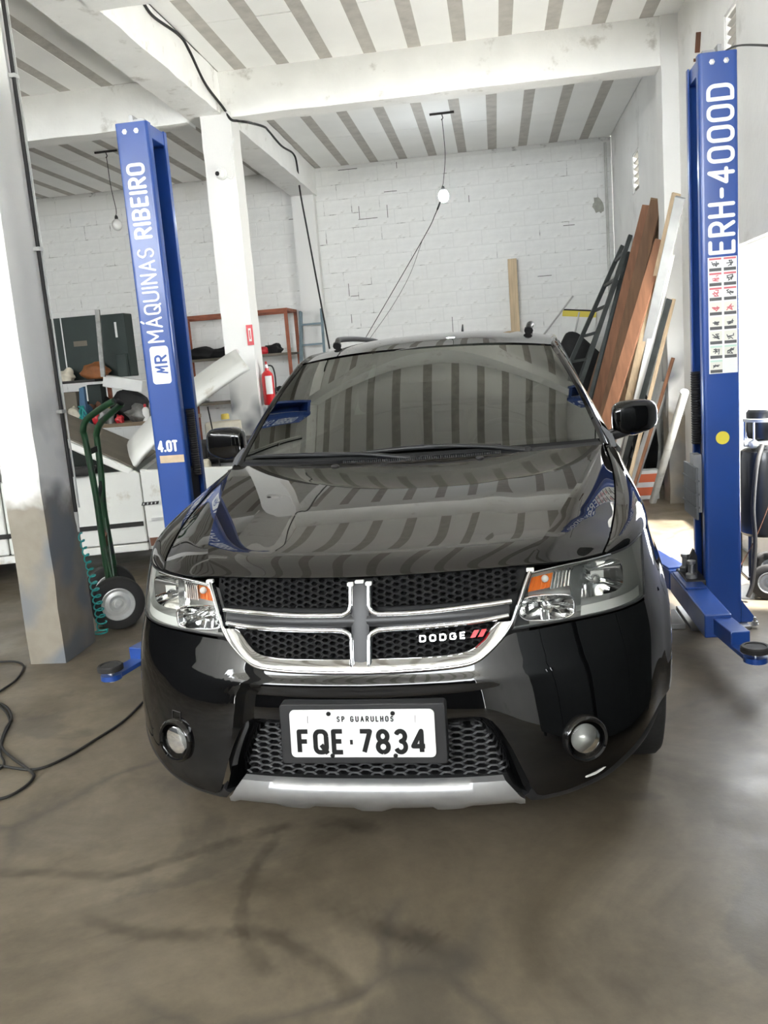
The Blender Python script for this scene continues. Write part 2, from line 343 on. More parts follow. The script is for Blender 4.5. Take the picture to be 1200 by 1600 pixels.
def floor_mat():
    m, nt, b = nmat('floor_concrete'); N = nt.nodes; L = nt.links
    g = N.new('ShaderNodeNewGeometry'); P = g.outputs['Position']
    def noise(s, d, r=.5, dist=0.0):
        n = N.new('ShaderNodeTexNoise'); n.inputs['Scale'].default_value = s; n.inputs['Detail'].default_value = d; n.inputs['Roughness'].default_value = r; n.inputs['Distortion'].default_value = dist; L.new(P, n.inputs['Vector']); return n.outputs[0]
    base = N.new('ShaderNodeValToRGB'); e = base.color_ramp.elements
    e[0].position = .36; e[0].color = (.078,.062,.042,1); e[1].position = .64; e[1].color = (.176,.145,.102,1)
    L.new(noise(.8, 9, .62, 1.2), base.inputs[0])
    fine = N.new('ShaderNodeMapRange'); fine.inputs[1].default_value = .3; fine.inputs[2].default_value = .7; fine.inputs[3].default_value = .86; fine.inputs[4].default_value = 1.14; L.new(noise(14, 8, .7), fine.inputs[0])
    m1 = N.new('ShaderNodeMix'); m1.data_type = 'RGBA'; m1.blend_type = 'MULTIPLY'; m1.inputs[0].default_value = 1; L.new(base.outputs[0], m1.inputs[6]); L.new(fine.outputs[0], m1.inputs[7])
    # oil stains
    st = N.new('ShaderNodeMapRange'); st.inputs[1].default_value = .575; st.inputs[2].default_value = .63; st.inputs[3].default_value = 0; st.inputs[4].default_value = .42; L.new(noise(1.35, 7, .55, .5), st.inputs[0])
    m2 = N.new('ShaderNodeMix'); m2.data_type = 'RGBA'; L.new(st.outputs[0], m2.inputs[0]); L.new(m1.outputs[2], m2.inputs[6]); m2.inputs[7].default_value = (.040,.035,.029,1)
    # hairline cracks
    w = N.new('ShaderNodeTexNoise'); w.inputs['Scale'].default_value = 2.2; w.inputs['Detail'].default_value = 5; L.new(P, w.inputs['Vector'])
    mixv = N.new('ShaderNodeMix'); mixv.data_type = 'VECTOR'; mixv.inputs[0].default_value = .22; L.new(P, mixv.inputs[4]); L.new(w.outputs['Color'], mixv.inputs[5])
    vo = N.new('ShaderNodeTexVoronoi'); vo.feature = 'DISTANCE_TO_EDGE'; vo.inputs['Scale'].default_value = 1.35; L.new(mixv.outputs[1], vo.inputs['Vector'])
    cr = N.new('ShaderNodeMapRange'); cr.inputs[1].default_value = .0; cr.inputs[2].default_value = .035; cr.inputs[3].default_value = .55; cr.inputs[4].default_value = 0; L.new(vo.outputs[0], cr.inputs[0])
    cm = N.new('ShaderNodeMapRange'); cm.inputs[1].default_value = .46; cm.inputs[2].default_value = .60; L.new(noise(.7, 3), cm.inputs[0])
    mu = N.new('ShaderNodeMath'); mu.operation = 'MULTIPLY'; L.new(cr.outputs[0], mu.inputs[0]); L.new(cm.outputs[0], mu.inputs[1])
    m3 = N.new('ShaderNodeMix'); m3.data_type = 'RGBA'; L.new(mu.outputs[0], m3.inputs[0]); L.new(m2.outputs[2], m3.inputs[6]); m3.inputs[7].default_value = (.045,.04,.034,1)
    L.new(m3.outputs[2], b.inputs['Base Color'])
    ro = N.new('ShaderNodeMapRange'); ro.inputs[1].default_value = .35; ro.inputs[2].default_value = .65; ro.inputs[3].default_value = .34; ro.inputs[4].default_value = .58; L.new(noise(2.3, 6), ro.inputs[0]); L.new(ro.outputs[0], b.inputs['Roughness'])
    bp = N.new('ShaderNodeBump'); bp.inputs['Strength'].default_value = .12; bp.inputs['Distance'].default_value = .01; L.new(noise(9, 9, .7), bp.inputs['Height']); L.new(bp.outputs[0], b.inputs['Normal'])
    MATS['floor_concrete'] = m
floor_mat()

XR, XL, YB, YF, ZC = 2.12, -7.5, 10.5, -6.0, 4.25
struct(MB().box((XL-.2, YF-.2, -.12), (XR+.2, YB+.2, 0)).build('floor', 'floor_concrete'))
struct(MB().box((-40, -40, -.16), (40, 40, -.13)).build('ground_outside', 'outside_ground'))

# right wall: window opening and two vent holes
def wall_x(x0, x1, y0, y1, z0, z1, holes):
    """wall slab in the YZ plane with rectangular holes (y0,y1,z0,z1)"""
    m = MB(); ys = sorted({y0, y1, *[h[0] for h in holes], *[h[1] for h in holes]}); zs = sorted({z0, z1, *[h[2] for h in holes], *[h[3] for h in holes]})
    for a, b in zip(ys, ys[1:]):
        for c, d in zip(zs, zs[1:]):
            cy, cz = (a+b)/2, (c+d)/2
            if any(h[0] < cy < h[1] and h[2] < cz < h[3] for h in holes): continue
            m.box((x0, a, c), (x1, b, d))
    return m
WIN = (2.5, 5.2, .45, 2.13); VA = (4.18, 4.50, 3.36, 3.70); VB = (8.28, 8.74, 3.20, 3.64)
wr = wall_x(XR, XR+.16, YF, YB, 0, ZC+.2, [WIN, VA, VB]).build('wall_right', 'wall_paint'); struct(wr)
def vent(name, h):
    m = MB()
    e = .015
    m.box((XR+.01, h[0], h[2]), (XR+.15, h[0]+e, h[3])); m.box((XR+.01, h[1]-e, h[2]), (XR+.15, h[1], h[3]))
    m.box((XR+.01, h[0], h[2]), (XR+.15, h[1], h[2]+e)); m.box((XR+.01, h[0], h[3]-e), (XR+.15, h[1], h[3]))
    f = m.build(name, 'wall_paint'); struct(f)
    n = 6
    for i in range(n):
        z = h[2]+(i+.5)/n*(h[3]-h[2])
        s = MB(); s.obox((XR+.08, (h[0]+h[1])/2, z), V(.055,0,-.028), V(0,(h[1]-h[0])/2-e,0), V(.006,0,.012)); s.build('slat', 'joist_concrete', f)
    return f
vent('window_2', VA); vent('window_3', VB)
# window frame: slim steel frame around the bright opening
m = MB(); e = .035
m.box((XR+.05, WIN[0], WIN[2]), (XR+.11, WIN[1], WIN[2]+e)); m.box((XR+.05, WIN[0], WIN[3]-e), (XR+.11, WIN[1], WIN[3]))
m.box((XR+.05, WIN[0], WIN[2]), (XR+.11, WIN[0]+e, WIN[3])); m.box((XR+.05, WIN[1]-e, WIN[2]), (XR+.11, WIN[1], WIN[3]))
struct(m.build('window_1', 'beam_paint'))

struct(wall_x(XL-.16, XL, YF, YB, 0, ZC+.2, [(-5.0, 1.2, 3.44, 4.0)]).build('wall_left', 'wall_paint'))  # high opening out of view, added to brighten the right wall
pm('added_gate_steel', (.03,.031,.033), .55, .3, var=.15, scale=3)
wf = MB().box((XL-.16, YF-.16, ZC-.10), (XR+.16, YF, ZC+.2)).build('wall_front', 'wall_paint'); struct(wf)
gt = MB().box((XL, YF-.10, 0), (XR, YF-.06, 2.65)).build('added_gate', 'added_gate_steel'); struct(gt)  # unseen dark gate, added so the bumper mirrors something dark; open above
for k in range(12): MB().box((XL, YF-.06, .1+k*.215), (XR, YF-.045, .1+k*.215+.19)).build('panel', 'added_gate_steel', gt)

pm('added_dado_paint', (.035,.037,.040), .6, var=.1, scale=2)
struct(MB().box((XL, YF, 0), (XL+.012, YB-.2, 2.3)).build('added_dado', 'added_dado_paint'))  # dark lower wall out of view, added to darken the bumper's reflections
# back wall of painted blocks, each block a piece
wb = MB().box((XL-.16, YB+.10, 0), (XR+.16, YB+.26, ZC+.2)).build('wall_back', 'mortar_paint'); struct(wb)
mort = MB().box((XL, YB+.0012, 0), (XR, YB+.10, ZC)).build('mortar_bed', 'mortar_paint', wb)
bw, bh, gap = .40, .20, .0045
def block_mesh(w, h):
    m = MB(); c = .004
    x0, x1, z0, z1 = -w/2+gap/2, w/2-gap/2, -h/2+gap/2, h/2-gap/2
    A = [(x0,.03,z0),(x1,.03,z0),(x1,.03,z1),(x0,.03,z1)]; Bq = [(x0,c,z0),(x1,c,z0),(x1,c,z1),(x0,c,z1)]; Cq = [(x0+c,0,z0+c),(x1-c,0,z0+c),(x1-c,0,z1-c),(x0+c,0,z1-c)]
    m.add(A+Bq+Cq, [(i, (i+1) % 4, (i+1) % 4+4, i+4) for i in range(4)]+[(i+4, (i+1) % 4+4, (i+1) % 4+8, i+8) for i in range(4)]+[(8,9,10,11)])
    return m
proto = block_mesh(bw, bh).build('block', 'block_paint', wb); half = block_mesh(bw/2, bh).build('block', 'block_paint', wb)
rest = MB(); first = {1: True, 2: True}; nblk = 0
for j in range(int(ZC/bh)+1):
    zc = (j+.5)*bh
    if zc+bh/2 > ZC: continue
    x = XR - (bw/2 if j % 2 else 0)
    cols = [(XR-bw/4, 2)] if j % 2 else []
    while x-bw > XL: cols.append((x-bw/2, 1)); x -= bw
    for (xc, kind) in cols:
        dy = random.uniform(-.0012, .0012)
        seen = (-1.95 < xc and zc > 1.75) or (-6.2 < xc < -2.3 and 2.0 < zc < 3.95)
        if seen and nblk < 298:
            src = proto if kind == 1 else half
            if first[kind]: o = src; first[kind] = False
            else: o = src.copy(); COL.objects.link(o)
            o.location = (xc, YB+dy, zc); nblk += 1
        else:
            pb = block_mesh(bw if kind == 1 else bw/2, bh); rest.add([(p[0]+xc, p[1]+YB+dy, p[2]+zc) for p in pb.v], pb.f)
o = rest.build('remaining_blocks', 'block_paint', wb, weld=False); o['kind'] = 'stuff'

# open joints and a bare patch on the back wall
pm('open_joint', (.05,.048,.045), .9); pm('bare_block', (.34,.34,.30), .9, var=.2, scale=12)
for (a, b) in (((562,322),(562,342)),((605,320),(606,340)),((708,495),(708,520)),((682,521),(708,520)),((545,443),(546,463)),((548,463),(560,461)),((550,491),(550,505)),((733,305),(733,316)),((620,253),(620,263)),((880,352),(898,351)),((840,432),(862,429)),((528,266),(558,263)),((600,299),(620,298)),((560,341),(590,340))):
    A_, B_ = AY(*a, YB-.001), AY(*b, YB-.001); w_ = .007
    MB().box((min(A_[0],B_[0])-(w_ if abs(A_[0]-B_[0]) < .1 else 0)/2, YB-.003, min(A_[2],B_[2])-(w_ if abs(A_[0]-B_[0]) >= .1 else 0)/2), (max(A_[0],B_[0])+(w_ if abs(A_[0]-B_[0]) < .1 else 0)/2 if abs(A_[0]-B_[0]) >= .1 else min(A_[0],B_[0])+w_/2, YB+.002, max(A_[2],B_[2])+(0 if abs(A_[0]-B_[0]) < .1 else w_/2 if False else 0) if abs(A_[0]-B_[0]) < .1 else min(A_[2],B_[2])+w_/2)).build('open_joint', 'open_joint', wb)
_r = random.Random(5); _c = AY(935, 322, YB-.002); _pp = []
for i in range(16):
    _a = 2*PI*i/16; _q = _r.uniform(.55, 1.0); _pp.append(V(_c[0]+.085*_q*math.cos(_a)-.03*math.sin(_a), YB-.003, _c[2]+.13*_q*math.sin(_a)))
MB().prism(_pp, (0, .004, 0)).build('bare_patch', 'bare_block', wb)
# ceiling: concrete joists with foam panels between
ce = MB().box((XL-.16, YF-.16, ZC+.06), (XR+.16, YB+.2, ZC+.2)).build('ceiling', 'joist_concrete'); struct(ce)
def ceiling_bay(x0, x1, y0, y1, off, pitch, cuts):
    jw = .118
    k0 = math.floor((x0-off)/pitch)-1; xs = [off+pitch*k for k in range(k0, k0+60) if x0-.1 < off+pitch*k < x1+.1]
    for x in xs:
        a, b = max(x-jw/2, x0), min(x+jw/2, x1)
        if b-a > .01: MB().box((a, y0, ZC), (b, y1, ZC+.06)).build('joist', 'joist_concrete', ce)
    ed = [x0]+xs+[x1]; yy = [y0]+cuts+[y1]
    for a, b in zip(ed, ed[1:]):
        l = a if a == x0 else a+jw/2; r = b if b == x1 else b-jw/2
        if r-l < .03: continue
        for c, d in zip(yy, yy[1:]):
            dz = random.uniform(-.003, .004)
            MB().box((l, c+.002, ZC-.002+dz), (r, d-.002, ZC+.05)).build('foam_panel', 'foam_panel', ce)
ceiling_bay(-1.95, XR, YF, 6.05, -.94, .40, [-2., 2.2, 4.9])
ceiling_bay(-1.95, XR, 6.30, YB, .12, .41, [8.9])
ceiling_bay(XL, -2.30, YF, 6.05, -2.62, .41, [-2., 2.2])
ceiling_bay(XL, -2.30, 6.30, YB, -2.73, .41, [8.6])
# beams
def beam(name, lo, hi): return struct(MB().box(lo, hi).build(name, 'beam_paint', bevel=.012))
ZB = 3.88
def rough_beam(name, lo, hi, axis, seedv):
    """beam with slightly wavy, hand-plastered faces"""
    rnd = random.Random(seedv); lo, hi = V(*lo), V(*hi); L_ = hi[axis]-lo[axis]; n = max(6, int(L_/.18)); o2 = [a for a in (0, 1) if a != axis][0]; G = []
    def prof(i):
        t = lo[axis]+L_*i/n; pts = []
        for (s, zz) in ((0, 1), (0, .5), (0, 0), (.5, 0), (1, 0), (1, .5), (1, 1)):
            p = V(0, 0, 0); p[axis] = t; p[o2] = lo[o2]+(hi[o2]-lo[o2])*s+rnd.uniform(-.004, .004); p[2] = lo[2]+(hi[2]-lo[2])*zz+(rnd.uniform(-.005, .005) if zz < 1 else 0); pts.append(p)
        return pts
    G = [prof(i) for i in range(n+1)]; m = MB().grid(G, flip=(axis == 1)); k = 7
    m.f += [tuple(range(k)), tuple(reversed(range(n*k, n*k+k)))]
    return struct(m.build(name, 'beam_paint', smooth=35))
rough_beam('beam_cross', (-1.96, 6.05, ZB-.03), (1.99, 6.30, ZC), 0, 1)
rough_beam('beam_cross_back_left', (XL, 6.05, ZB-.03), (-2.30, 6.30, ZC), 0, 2)
rough_beam('beam_cross_middle', (-1.96, 3.14, ZB-.03), (2.12, 3.40, ZC), 0, 3)
rough_beam('beam_cross_middle_left', (XL, 2.10, ZB-.03), (-2.30, 2.38, ZC), 0, 4)
rough_beam('beam_cross_front', (-1.96, -1.9, ZB-.03), (1.99, -1.62, ZC), 0, 5)
rough_beam('beam_cross_front_left', (XL, -1.9, ZB-.03), (-2.30, -1.62, ZC), 0, 6)
rough_beam('beam_long', (-2.30, YF, ZB), (-1.96, YB, ZC), 1, 7)
# columns
def column(name, x0, x1, y0, y1, z1, seedv):
    rnd = random.Random(seedv); n = 26; G = []
    for i in range(n+1):
        z = z1*i/n; j = lambda: rnd.uniform(-.0035, .0035)
        G.append([V(x0+j(), y0+j(), z), V((x0+x1)/2, y0+j(), z), V(x1+j(), y0+j(), z), V(x1+j(), (y0+y1)/2, z), V(x1+j(), y1+j(), z), V(x0+j(), y1+j(), z), V(x0+j(), y0, z)])
        G[-1][-1] = G[-1][0]
    return struct(MB().grid(G).build(name, 'column_paint', smooth=35))
column('column_near_left', -2.285, -2.072, 2.11, 2.49, ZC, 11)
column('column_middle', -2.165, -1.875, 6.03, 6.30, ZB+.02, 12)
column('column_back', -2.30, -1.985, 10.34, 10.5, ZB+.02, 13)
column('pillar_right', 1.975, 2.12, 6.03, 6.32, ZC, 14)
column('column_front_left', -2.285, -2.0, -1.9, -1.6, ZB+.02, 15)

# dark damp veins soaked into the floor in front of the car
def stain_mat():
    m = bpy.data.materials.new('floor_vein'); m.use_nodes = True; nt = m.node_tree; N = nt.nodes; L = nt.links; b = N['Principled BSDF']
    b.inputs['Base Color'].default_value = (.030,.024,.017,1); b.inputs['Roughness'].default_value = .5
    at = N.new('ShaderNodeAttribute'); at.attribute_name = 'soak'; g = N.new('ShaderNodeNewGeometry')
    n = N.new('ShaderNodeTexNoise'); n.inputs['Scale'].default_value = 11; n.inputs['Detail'].default_value = 7; L.new(g.outputs['Position'], n.inputs['Vector'])
    r = N.new('ShaderNodeMapRange'); r.inputs[1].default_value = .20; r.inputs[2].default_value = .75; L.new(n.outputs[0], r.inputs[0])
    mu = N.new('ShaderNodeMath'); mu.operation = 'MULTIPLY'; L.new(at.outputs['Fac'], mu.inputs[0]); L.new(r.outputs[0], mu.inputs[1])
    m2 = N.new('ShaderNodeMath'); m2.operation = 'MULTIPLY'; m2.inputs[1].default_value = .34; L.new(mu.outputs[0], m2.inputs[0])
    t = N.new('ShaderNodeBsdfTransparent'); mx = N.new('ShaderNodeMixShader'); L.new(m2.outputs[0], mx.inputs[0]); L.new(t.outputs[0], mx.inputs[1]); L.new(b.outputs[0], mx.inputs[2]); L.new(mx.outputs[0], N['Material Output'].inputs[0])
    MATS['floor_vein'] = m
stain_mat()
_floor = bpy.data.objects['floor']
def vein(px, w, seedv):
    rnd = random.Random(seedv); P = spl([GZ(a, b, .0012) for a, b in px], len(px)*8); n = len(P); rows = []; soak = []
    for i, p in enumerate(P):
        d = unit(P[min(i+1, n-1)]-P[max(i-1, 0)]); s_ = V(-d[1], d[0], 0); e = min(i/4, (n-1-i)/4, 1); ww = w*(.7+.6*rnd.random())
        rows.append([p+s_*ww*k for k in (-1, -.35, .35, 1)]); soak += [0, e, e, 0]
    o = MB().grid(rows).build('damp_vein', 'floor_vein', _floor, weld=False)
    a = o.data.attributes.new('soak', 'FLOAT', 'POINT'); a.data.foreach_set('value', [float(q) for q in soak]); return o
vein([(-40,1362),(60,1364),(180,1368),(250,1350),(330,1325),(410,1300),(470,1285)], .035, 1)
vein([(440,1300),(405,1345),(382,1400),(378,1450),(400,1495),(430,1530)], .030, 2)
vein([(120,1430),(200,1455),(290,1462),(380,1455),(440,1470),(520,1520),(560,1570)], .035, 3)
vein([(480,1290),(540,1285),(600,1300)], .05, 4)
vein([(505,1385),(560,1440),(640,1460),(690,1480)], .06, 5)
# ================================================================== THE BLACK CAR (local frame: x right, y back, z up)
def paint_mat():
    m, nt, b = nmat('car_paint'); N = nt.nodes; L = nt.links
    b.inputs['Base Color'].default_value = (.0018,.0018,.002,1); b.inputs['Roughness'].default_value = .015
    b.inputs['Specular IOR Level'].default_value = .5; b.inputs['IOR'].default_value = 1.55
    # thin film of dust that only lies on upward faces
    g = N.new('ShaderNodeNewGeometry'); sp = N.new('ShaderNodeSeparateXYZ'); L.new(g.outputs['Normal'], sp.inputs[0])
    up = N.new('ShaderNodeMapRange'); up.inputs[1].default_value = .45; up.inputs[2].default_value = 1.0; up.inputs[3].default_value = 0; up.inputs[4].default_value = 1; L.new(sp.outputs[2], up.inputs[0])
    n = N.new('ShaderNodeTexNoise'); n.inputs['Scale'].default_value = 5; n.inputs['Detail'].default_value = 7; L.new(g.outputs['Position'], n.inputs['Vector'])
    nr = N.new('ShaderNodeMapRange'); nr.inputs[1].default_value = .3; nr.inputs[2].default_value = .75; nr.inputs[3].default_value = .02; nr.inputs[4].default_value = .05; L.new(n.outputs[0], nr.inputs[0])
    mu = N.new('ShaderNodeMath'); mu.operation = 'MULTIPLY'; L.new(up.outputs[0], mu.inputs[0]); L.new(nr.outputs[0], mu.inputs[1])
    d = N.new('ShaderNodeBsdfDiffuse'); d.inputs[0].default_value = (.42,.37,.30,1)
    mx = N.new('ShaderNodeMixShader'); L.new(mu.outputs[0], mx.inputs[0]); L.new(b.outputs[0], mx.inputs[1]); L.new(d.outputs[0], mx.inputs[2])
    L.new(mx.outputs[0], N['Material Output'].inputs[0]); MATS['car_paint'] = m
paint_mat()
pm('black_plastic', (.014,.014,.015), .42, spec=.45, var=.15, scale=9)
pm('black_rough', (.010,.010,.010), .8)
pm('hex_plastic', (.008,.008,.0085), .48, spec=.35, var=.2, scale=25)
pm('chrome', (.86,.86,.87), .06, 1.0)
pm('satin_chrome', (.62,.62,.62), .22, 1.0)
pm('cross_gray', (.020,.020,.021), .32, .0, spec=.3)
pm('reflector', (.93,.93,.93), .09, 1.0)
pm('lamp_bezel', (.86,.86,.84), .25, .45)
pm('lamp_white', (.80,.80,.77), .4)
pm('amber_plastic', (.80,.23,.035), .25, .25)
pm('silver_skid', (.36,.36,.36), .38, .75, var=.10, scale=14, rvar=.06)
pm('tire_rubber', (.018,.018,.018), .75, var=.2, scale=12, bump=.15, bscale=60)
pm('alloy', (.45,.45,.46), .3, .9)
pm('plate_white', (.64,.64,.63), .38, var=.04, scale=12, col2=(.50,.46,.40), amt=.12, dscale=16)
pm('plate_black', (.008,.008,.008), .6, spec=.2)
pm('cabin_dark', (.016,.016,.016), .7)
pm('cabin_seat', (.05,.05,.05), .8)
pm('red_badge', (.62,.01,.02), .3)
pm('scuff_white', (.55,.54,.52), .7, var=.2, scale=40)
glassmat('windshield_glass', (.035,.045,.035), 1.0, ior=2.1)
glassmat('lens_clear', (.93,.94,.92), .9, .005)
glassmat('side_glass', (.06,.07,.06), 1.0)

DYAW = math.radians(2.07)
car = thing('car', 'glossy black crossover car parked between the two blue lift posts', 'car', (0,0,0), -DYAW)
ZT = [.16,.22,.27,.35,.45,.55,.65,.75,.85,.93,1.02,1.10]
TY = [.10,.02,-.02,-.035,-.035,-.03,-.012,.02,.055,.09,.14,.20]
TW = [.80,.845,.865,.89,.91,.918,.92,.914,.904,.895,.888,.878]
TN = [2.9,2.9,2.9,2.8,2.65,2.5,2.4,2.3,2.3,2.3,2.3,2.3]
DD = .75
_zz = np.linspace(.16, 1.10, 120)
_sm = {k: ncs(ZT, t, _zz) for k, t in (('y', TY), ('w', TW), ('n', TN))}
def fy0(z): return float(np.interp(z, _zz, _sm['y']))
def fw(z): return float(np.interp(z, _zz, _sm['w']))
def fn(z): return float(np.interp(z, _zz, _sm['n']))
def FX(x, z, out=0.0):
    """point on the nose surface at lateral x, height z, lifted by out"""
    s = 1 if x >= 0 else -1; a = min(abs(x)/fw(z), .9999); n = fn(z)
    p = V(x, fy0(z)+DD*(1-(1-a**n)**(1/n)), z)
    return p+FN(x, z)*out if out else p
def FN(x, z):
    e = .004; zt = min(z, 1.09)
    a = FX(x+e, zt)-FX(x-e, zt); b = FX(x, zt+e)-FX(x, zt-e)
    return unit(np.cross(a, b))
def SX(y, z, s=1):
    """point on the same surface at depth y (body side)"""
    n = fn(z); q = 1-(y-fy0(z))/DD; w = fw(z)
    x = w if q <= 0 else w*max(1-q**n, 0)**(1/n)
    r = math.hypot(y-AXY, z-.36)
    x += .022*math.exp(-((r-.45)/.05)**2)+.010*math.exp(-((r-.50)/.09)**2)   # wheel-arch flare
    return V(s*x, y, z)
def FT(th, z, s=1):
    n = fn(z); w = fw(z)
    x = w*math.sin(th)**(2/n); y = fy0(z)+DD*(1-math.cos(th)**(2/n))
    r = math.hypot(y-AXY, z-.36); 
    if y > .35: x += (.022*math.exp(-((r-.45)/.05)**2)+.010*math.exp(-((r-.50)/.09)**2))*min((y-.35)/.1, 1)
    return V(s*x, y, z)
AXY, ARC = .97, .425                    # front axle, arch radius
def arch_y(z): return AXY-math.sqrt(max(ARC**2-(z-.36)**2, 0)) if z < .36+ARC else AXY
def th_at_y(y, z): return math.acos(min(max(1-(y-fy0(z))/DD, 0), 1)**(fn(z)/2))
def lerp(a, b, t): return a+(b-a)*t
def pl(tab): xs, ys = zip(*tab); return lambda x: float(np.interp(x, xs, ys))
def pls(tab, n=200):
    xs, ys = zip(*tab); q = np.linspace(xs[0], xs[-1], n); v = np.interp(q, xs, ys)
    k = np.ones(9)/9; v2 = np.convolve(np.pad(v, 4, mode='edge'), k, 'valid'); return lambda x: float(np.interp(x, q, v2))

# ---- bumper
b_up = pls([(0,.672),(.27,.678),(.325,.686),(.365,.710),(.40,.742),(.425,.757),(.60,.760),(.78,.750),(.84,.748),(.95,.72)])
b_lo = pls([(0,.545),(.34,.545),(.37,.53),(.40,.46),(.455,.285),(.56,.290),(.68,.312),(.80,.36),(.86,.40),(.95,.42)])
nu, nv = 120, 26; NOSE = []
us = [-1+2*i/nu for i in range(nu+1)]
def b_point(u, t, inset=0):
    s = 1 if u >= 0 else -1; a = abs(u)
    xg = FT(a*th_at_y(arch_y(.55), .55), .55)[0]
    z = lerp(b_lo(xg), b_up(xg), t)
    return FT(a*th_at_y(arch_y(z), z), z, s)
rows = [[b_point(u, t/nv) for u in us] for t in range(nv+1)]
# soft character roll below the lamps: pull the band above z=.64 slightly out
for r in rows:
    for i, p in enumerate(r):
        p[1] -= .010*math.exp(-((p[2]-.645)/.018)**2)*max(0, 1-abs(p[0])/.75)
bumper = MB().grid(rows).build('bumper', 'car_paint', car, smooth=180)
# returning edge into the lower grille opening (surround)
def edge_path(inset, dy, n=72):
    out = []
    for i in range(n+1):
        x = -.452+.904*i/n; z = b_lo(abs(x))
        p = FX(x, z)
        k = inset
        cx = max(abs(x)-k*(1.0 if abs(x) > .34 else .45*abs(x)/.34), 0)*(1 if x >= 0 else -1)
        zz = z-k*(1-min(max((abs(x)-.34)/.08, 0), 1))
        out.append(V(cx, p[1]+dy, max(zz, .285)))
    return out
MB().grid([edge_path(0, 0), edge_path(.012, .012), edge_path(.040, .045), edge_path(.046, .09)], flip=True).build('lower_grille_surround', 'car_paint', car, smooth=60, solid=0)
# lower lip in black along the bottom of the bumper corners
for s in (-1, 1):
    P, Nn = [], []
    for i in range(24):
        x = .452+(.86-.452)*i/23; z = b_lo(x)-.004; p = FX(min(x, fw(z)-.012), z); p[0] *= s; P.append(p+V(0,.012,0)); Nn.append(FN(p[0], max(z, .2)))
    sweep(P, Nn, [(-.016,-.02),(-.014,.004),(.0,.010),(.014,.006),(.018,-.02)][::s]).build('bumper_lip', 'black_plastic', car, smooth=50)
# paint scrape on the lower right corner
m = MB(); rnd = random.Random(4); pts = []
for i in range(14):
    a = 2*PI*i/14; r = rnd.uniform(.5, 1.0); pts.append(FX(.655+.042*r*math.cos(a), .326+.008*r*math.sin(a)+.006*math.cos(a), .0025))
m.v += [tuple(p) for p in pts]; m.f.append(tuple(range(14))); m.build('paint_scrape', 'scuff_white', car)

# ---- hexagon mesh panels
def hex_panel(name, poly, rows_z, cw, ch, depth, yoff, bar=.32, parent=car, flat_y=None, mat='hex_plastic'):
    """lattice of elongated hexagon rings inside poly (x,z)"""
    m = MB(); P = [np.array(p) for p in poly]
    def inside(x, z, mg):
        sgn = None
        for i in range(len(P)):
            a, b = P[i], P[(i+1) % len(P)]; d = b-a; L_ = np.hypot(*d); c = (d[0]*(z-a[1])-d[1]*(x-a[0]))/L_
            if sgn is None: sgn = 1 if orient > 0 else -1
            if c*sgn < mg: return False
        return True
    orient = sum(P[i][0]*P[(i+1) % len(P)][1]-P[(i+1) % len(P)][0]*P[i][1] for i in range(len(P)))
    x0, x1 = min(p[0] for p in P), max(p[0] for p in P); z0, z1 = min(p[1] for p in P), max(p[1] for p in P)
    S = lambda x, z, d: (FX(x, z, 0)+V(0, yoff+d, 0)) if flat_y is None else V(x, flat_y(x)+d, z)
    px = cw*.75
    i = 0
    for i in range(int((x1-x0)/px)+2):
        for j in range(int((z1-z0)/ch)+2):
            cx = x0+i*px; cz = z0+j*ch+(ch/2 if i % 2 else 0)
            if not inside(cx, cz, -.004): continue
            O = [(cx+cw/2*a, cz+ch/2*b) for a, b in ((1,0),(.5,1),(-.5,1),(-1,0),(-.5,-1),(.5,-1))]
            O = [(min(max(a, x0), x1), min(max(b, z0), z1)) for a, b in O]
            I = [(cx+(a-cx)*(1-bar), cz+(b-cz)*(1-bar)-.0008) for a, b in O]
            I2 = [(cx+(a-cx)*(1-bar*1.5), cz+(b-cz)*(1-bar*1.3)) for a, b in O]
            k = len(m.v)
            m.v += [tuple(S(a, b, 0)) for a, b in O]+[tuple(S(a, b, -.003)) for a, b in I]+[tuple(S(a, b, depth)) for a, b in I2]
            for q in range(6):
                r = (q+1) % 6; m.f += [(k+r, k+q, k+6+q, k+6+r), (k+6+r, k+6+q, k+12+q, k+12+r)]
    return m.build(name, mat, parent, smooth=30, weld=False)
for s in (-1, 1):
    hex_panel('grille_mesh', [(s*.035,.853),(s*.435,.853),(s*.458,.932),(s*.035,.932)], 0, .030, .0165, .022, .020)
    hex_panel('grille_mesh', [(s*.035,.716),(s*.27,.716),(s*.318,.728),(s*.345,.752),(s*.378,.788),(s*.035,.788)], 0, .030, .0165, .022, .014)
# dark box behind the grille
G = [[FX(x, z)+V(0,.052,0) for x in np.linspace(-.48, .48, 30)] for z in np.linspace(.68, .955, 8)]
MB().grid(G).build('grille_back', 'black_rough', car, smooth=60)
# crosshair: satin grey cross, chrome strips
def path_on(tab, n=40, out=0.0, s=1, sub=True):
    Q = spl([(a, b) for a, b in tab], n) if sub else [np.array(t) for t in tab]
    return [FX(s*a, b, out) for a, b in Q], [FN(s*a, b) for a, b in Q]
for s in (-1, 1):
    m = MB().grid([[FX(s*x, z, .002+.004*(1-((t-.5)*2)**2)) for x in np.linspace(0, .425, 24)] for t, z in [(q/4, .803+.034*q/4) for q in range(5)]], flip=(s < 0))
    m.build('grille_crossbar', 'cross_gray', car, smooth=60)
m = MB().grid([[FX(x, z, .003+.005*(1-(x/.026)**2)) for x in np.linspace(-.026, .026, 7)] for z in np.linspace(.69, .924, 24)]); m.build('grille_crossbar_upright', 'cross_gray', car, smooth=60)
half_round = lambda w, h: [(-w/2,-.012),(-w/2,0),(-w*.4,h*.55),(-w*.2,h*.92),(0,h),(w*.2,h*.92),(w*.4,h*.55),(w/2,0),(w/2,-.012)]
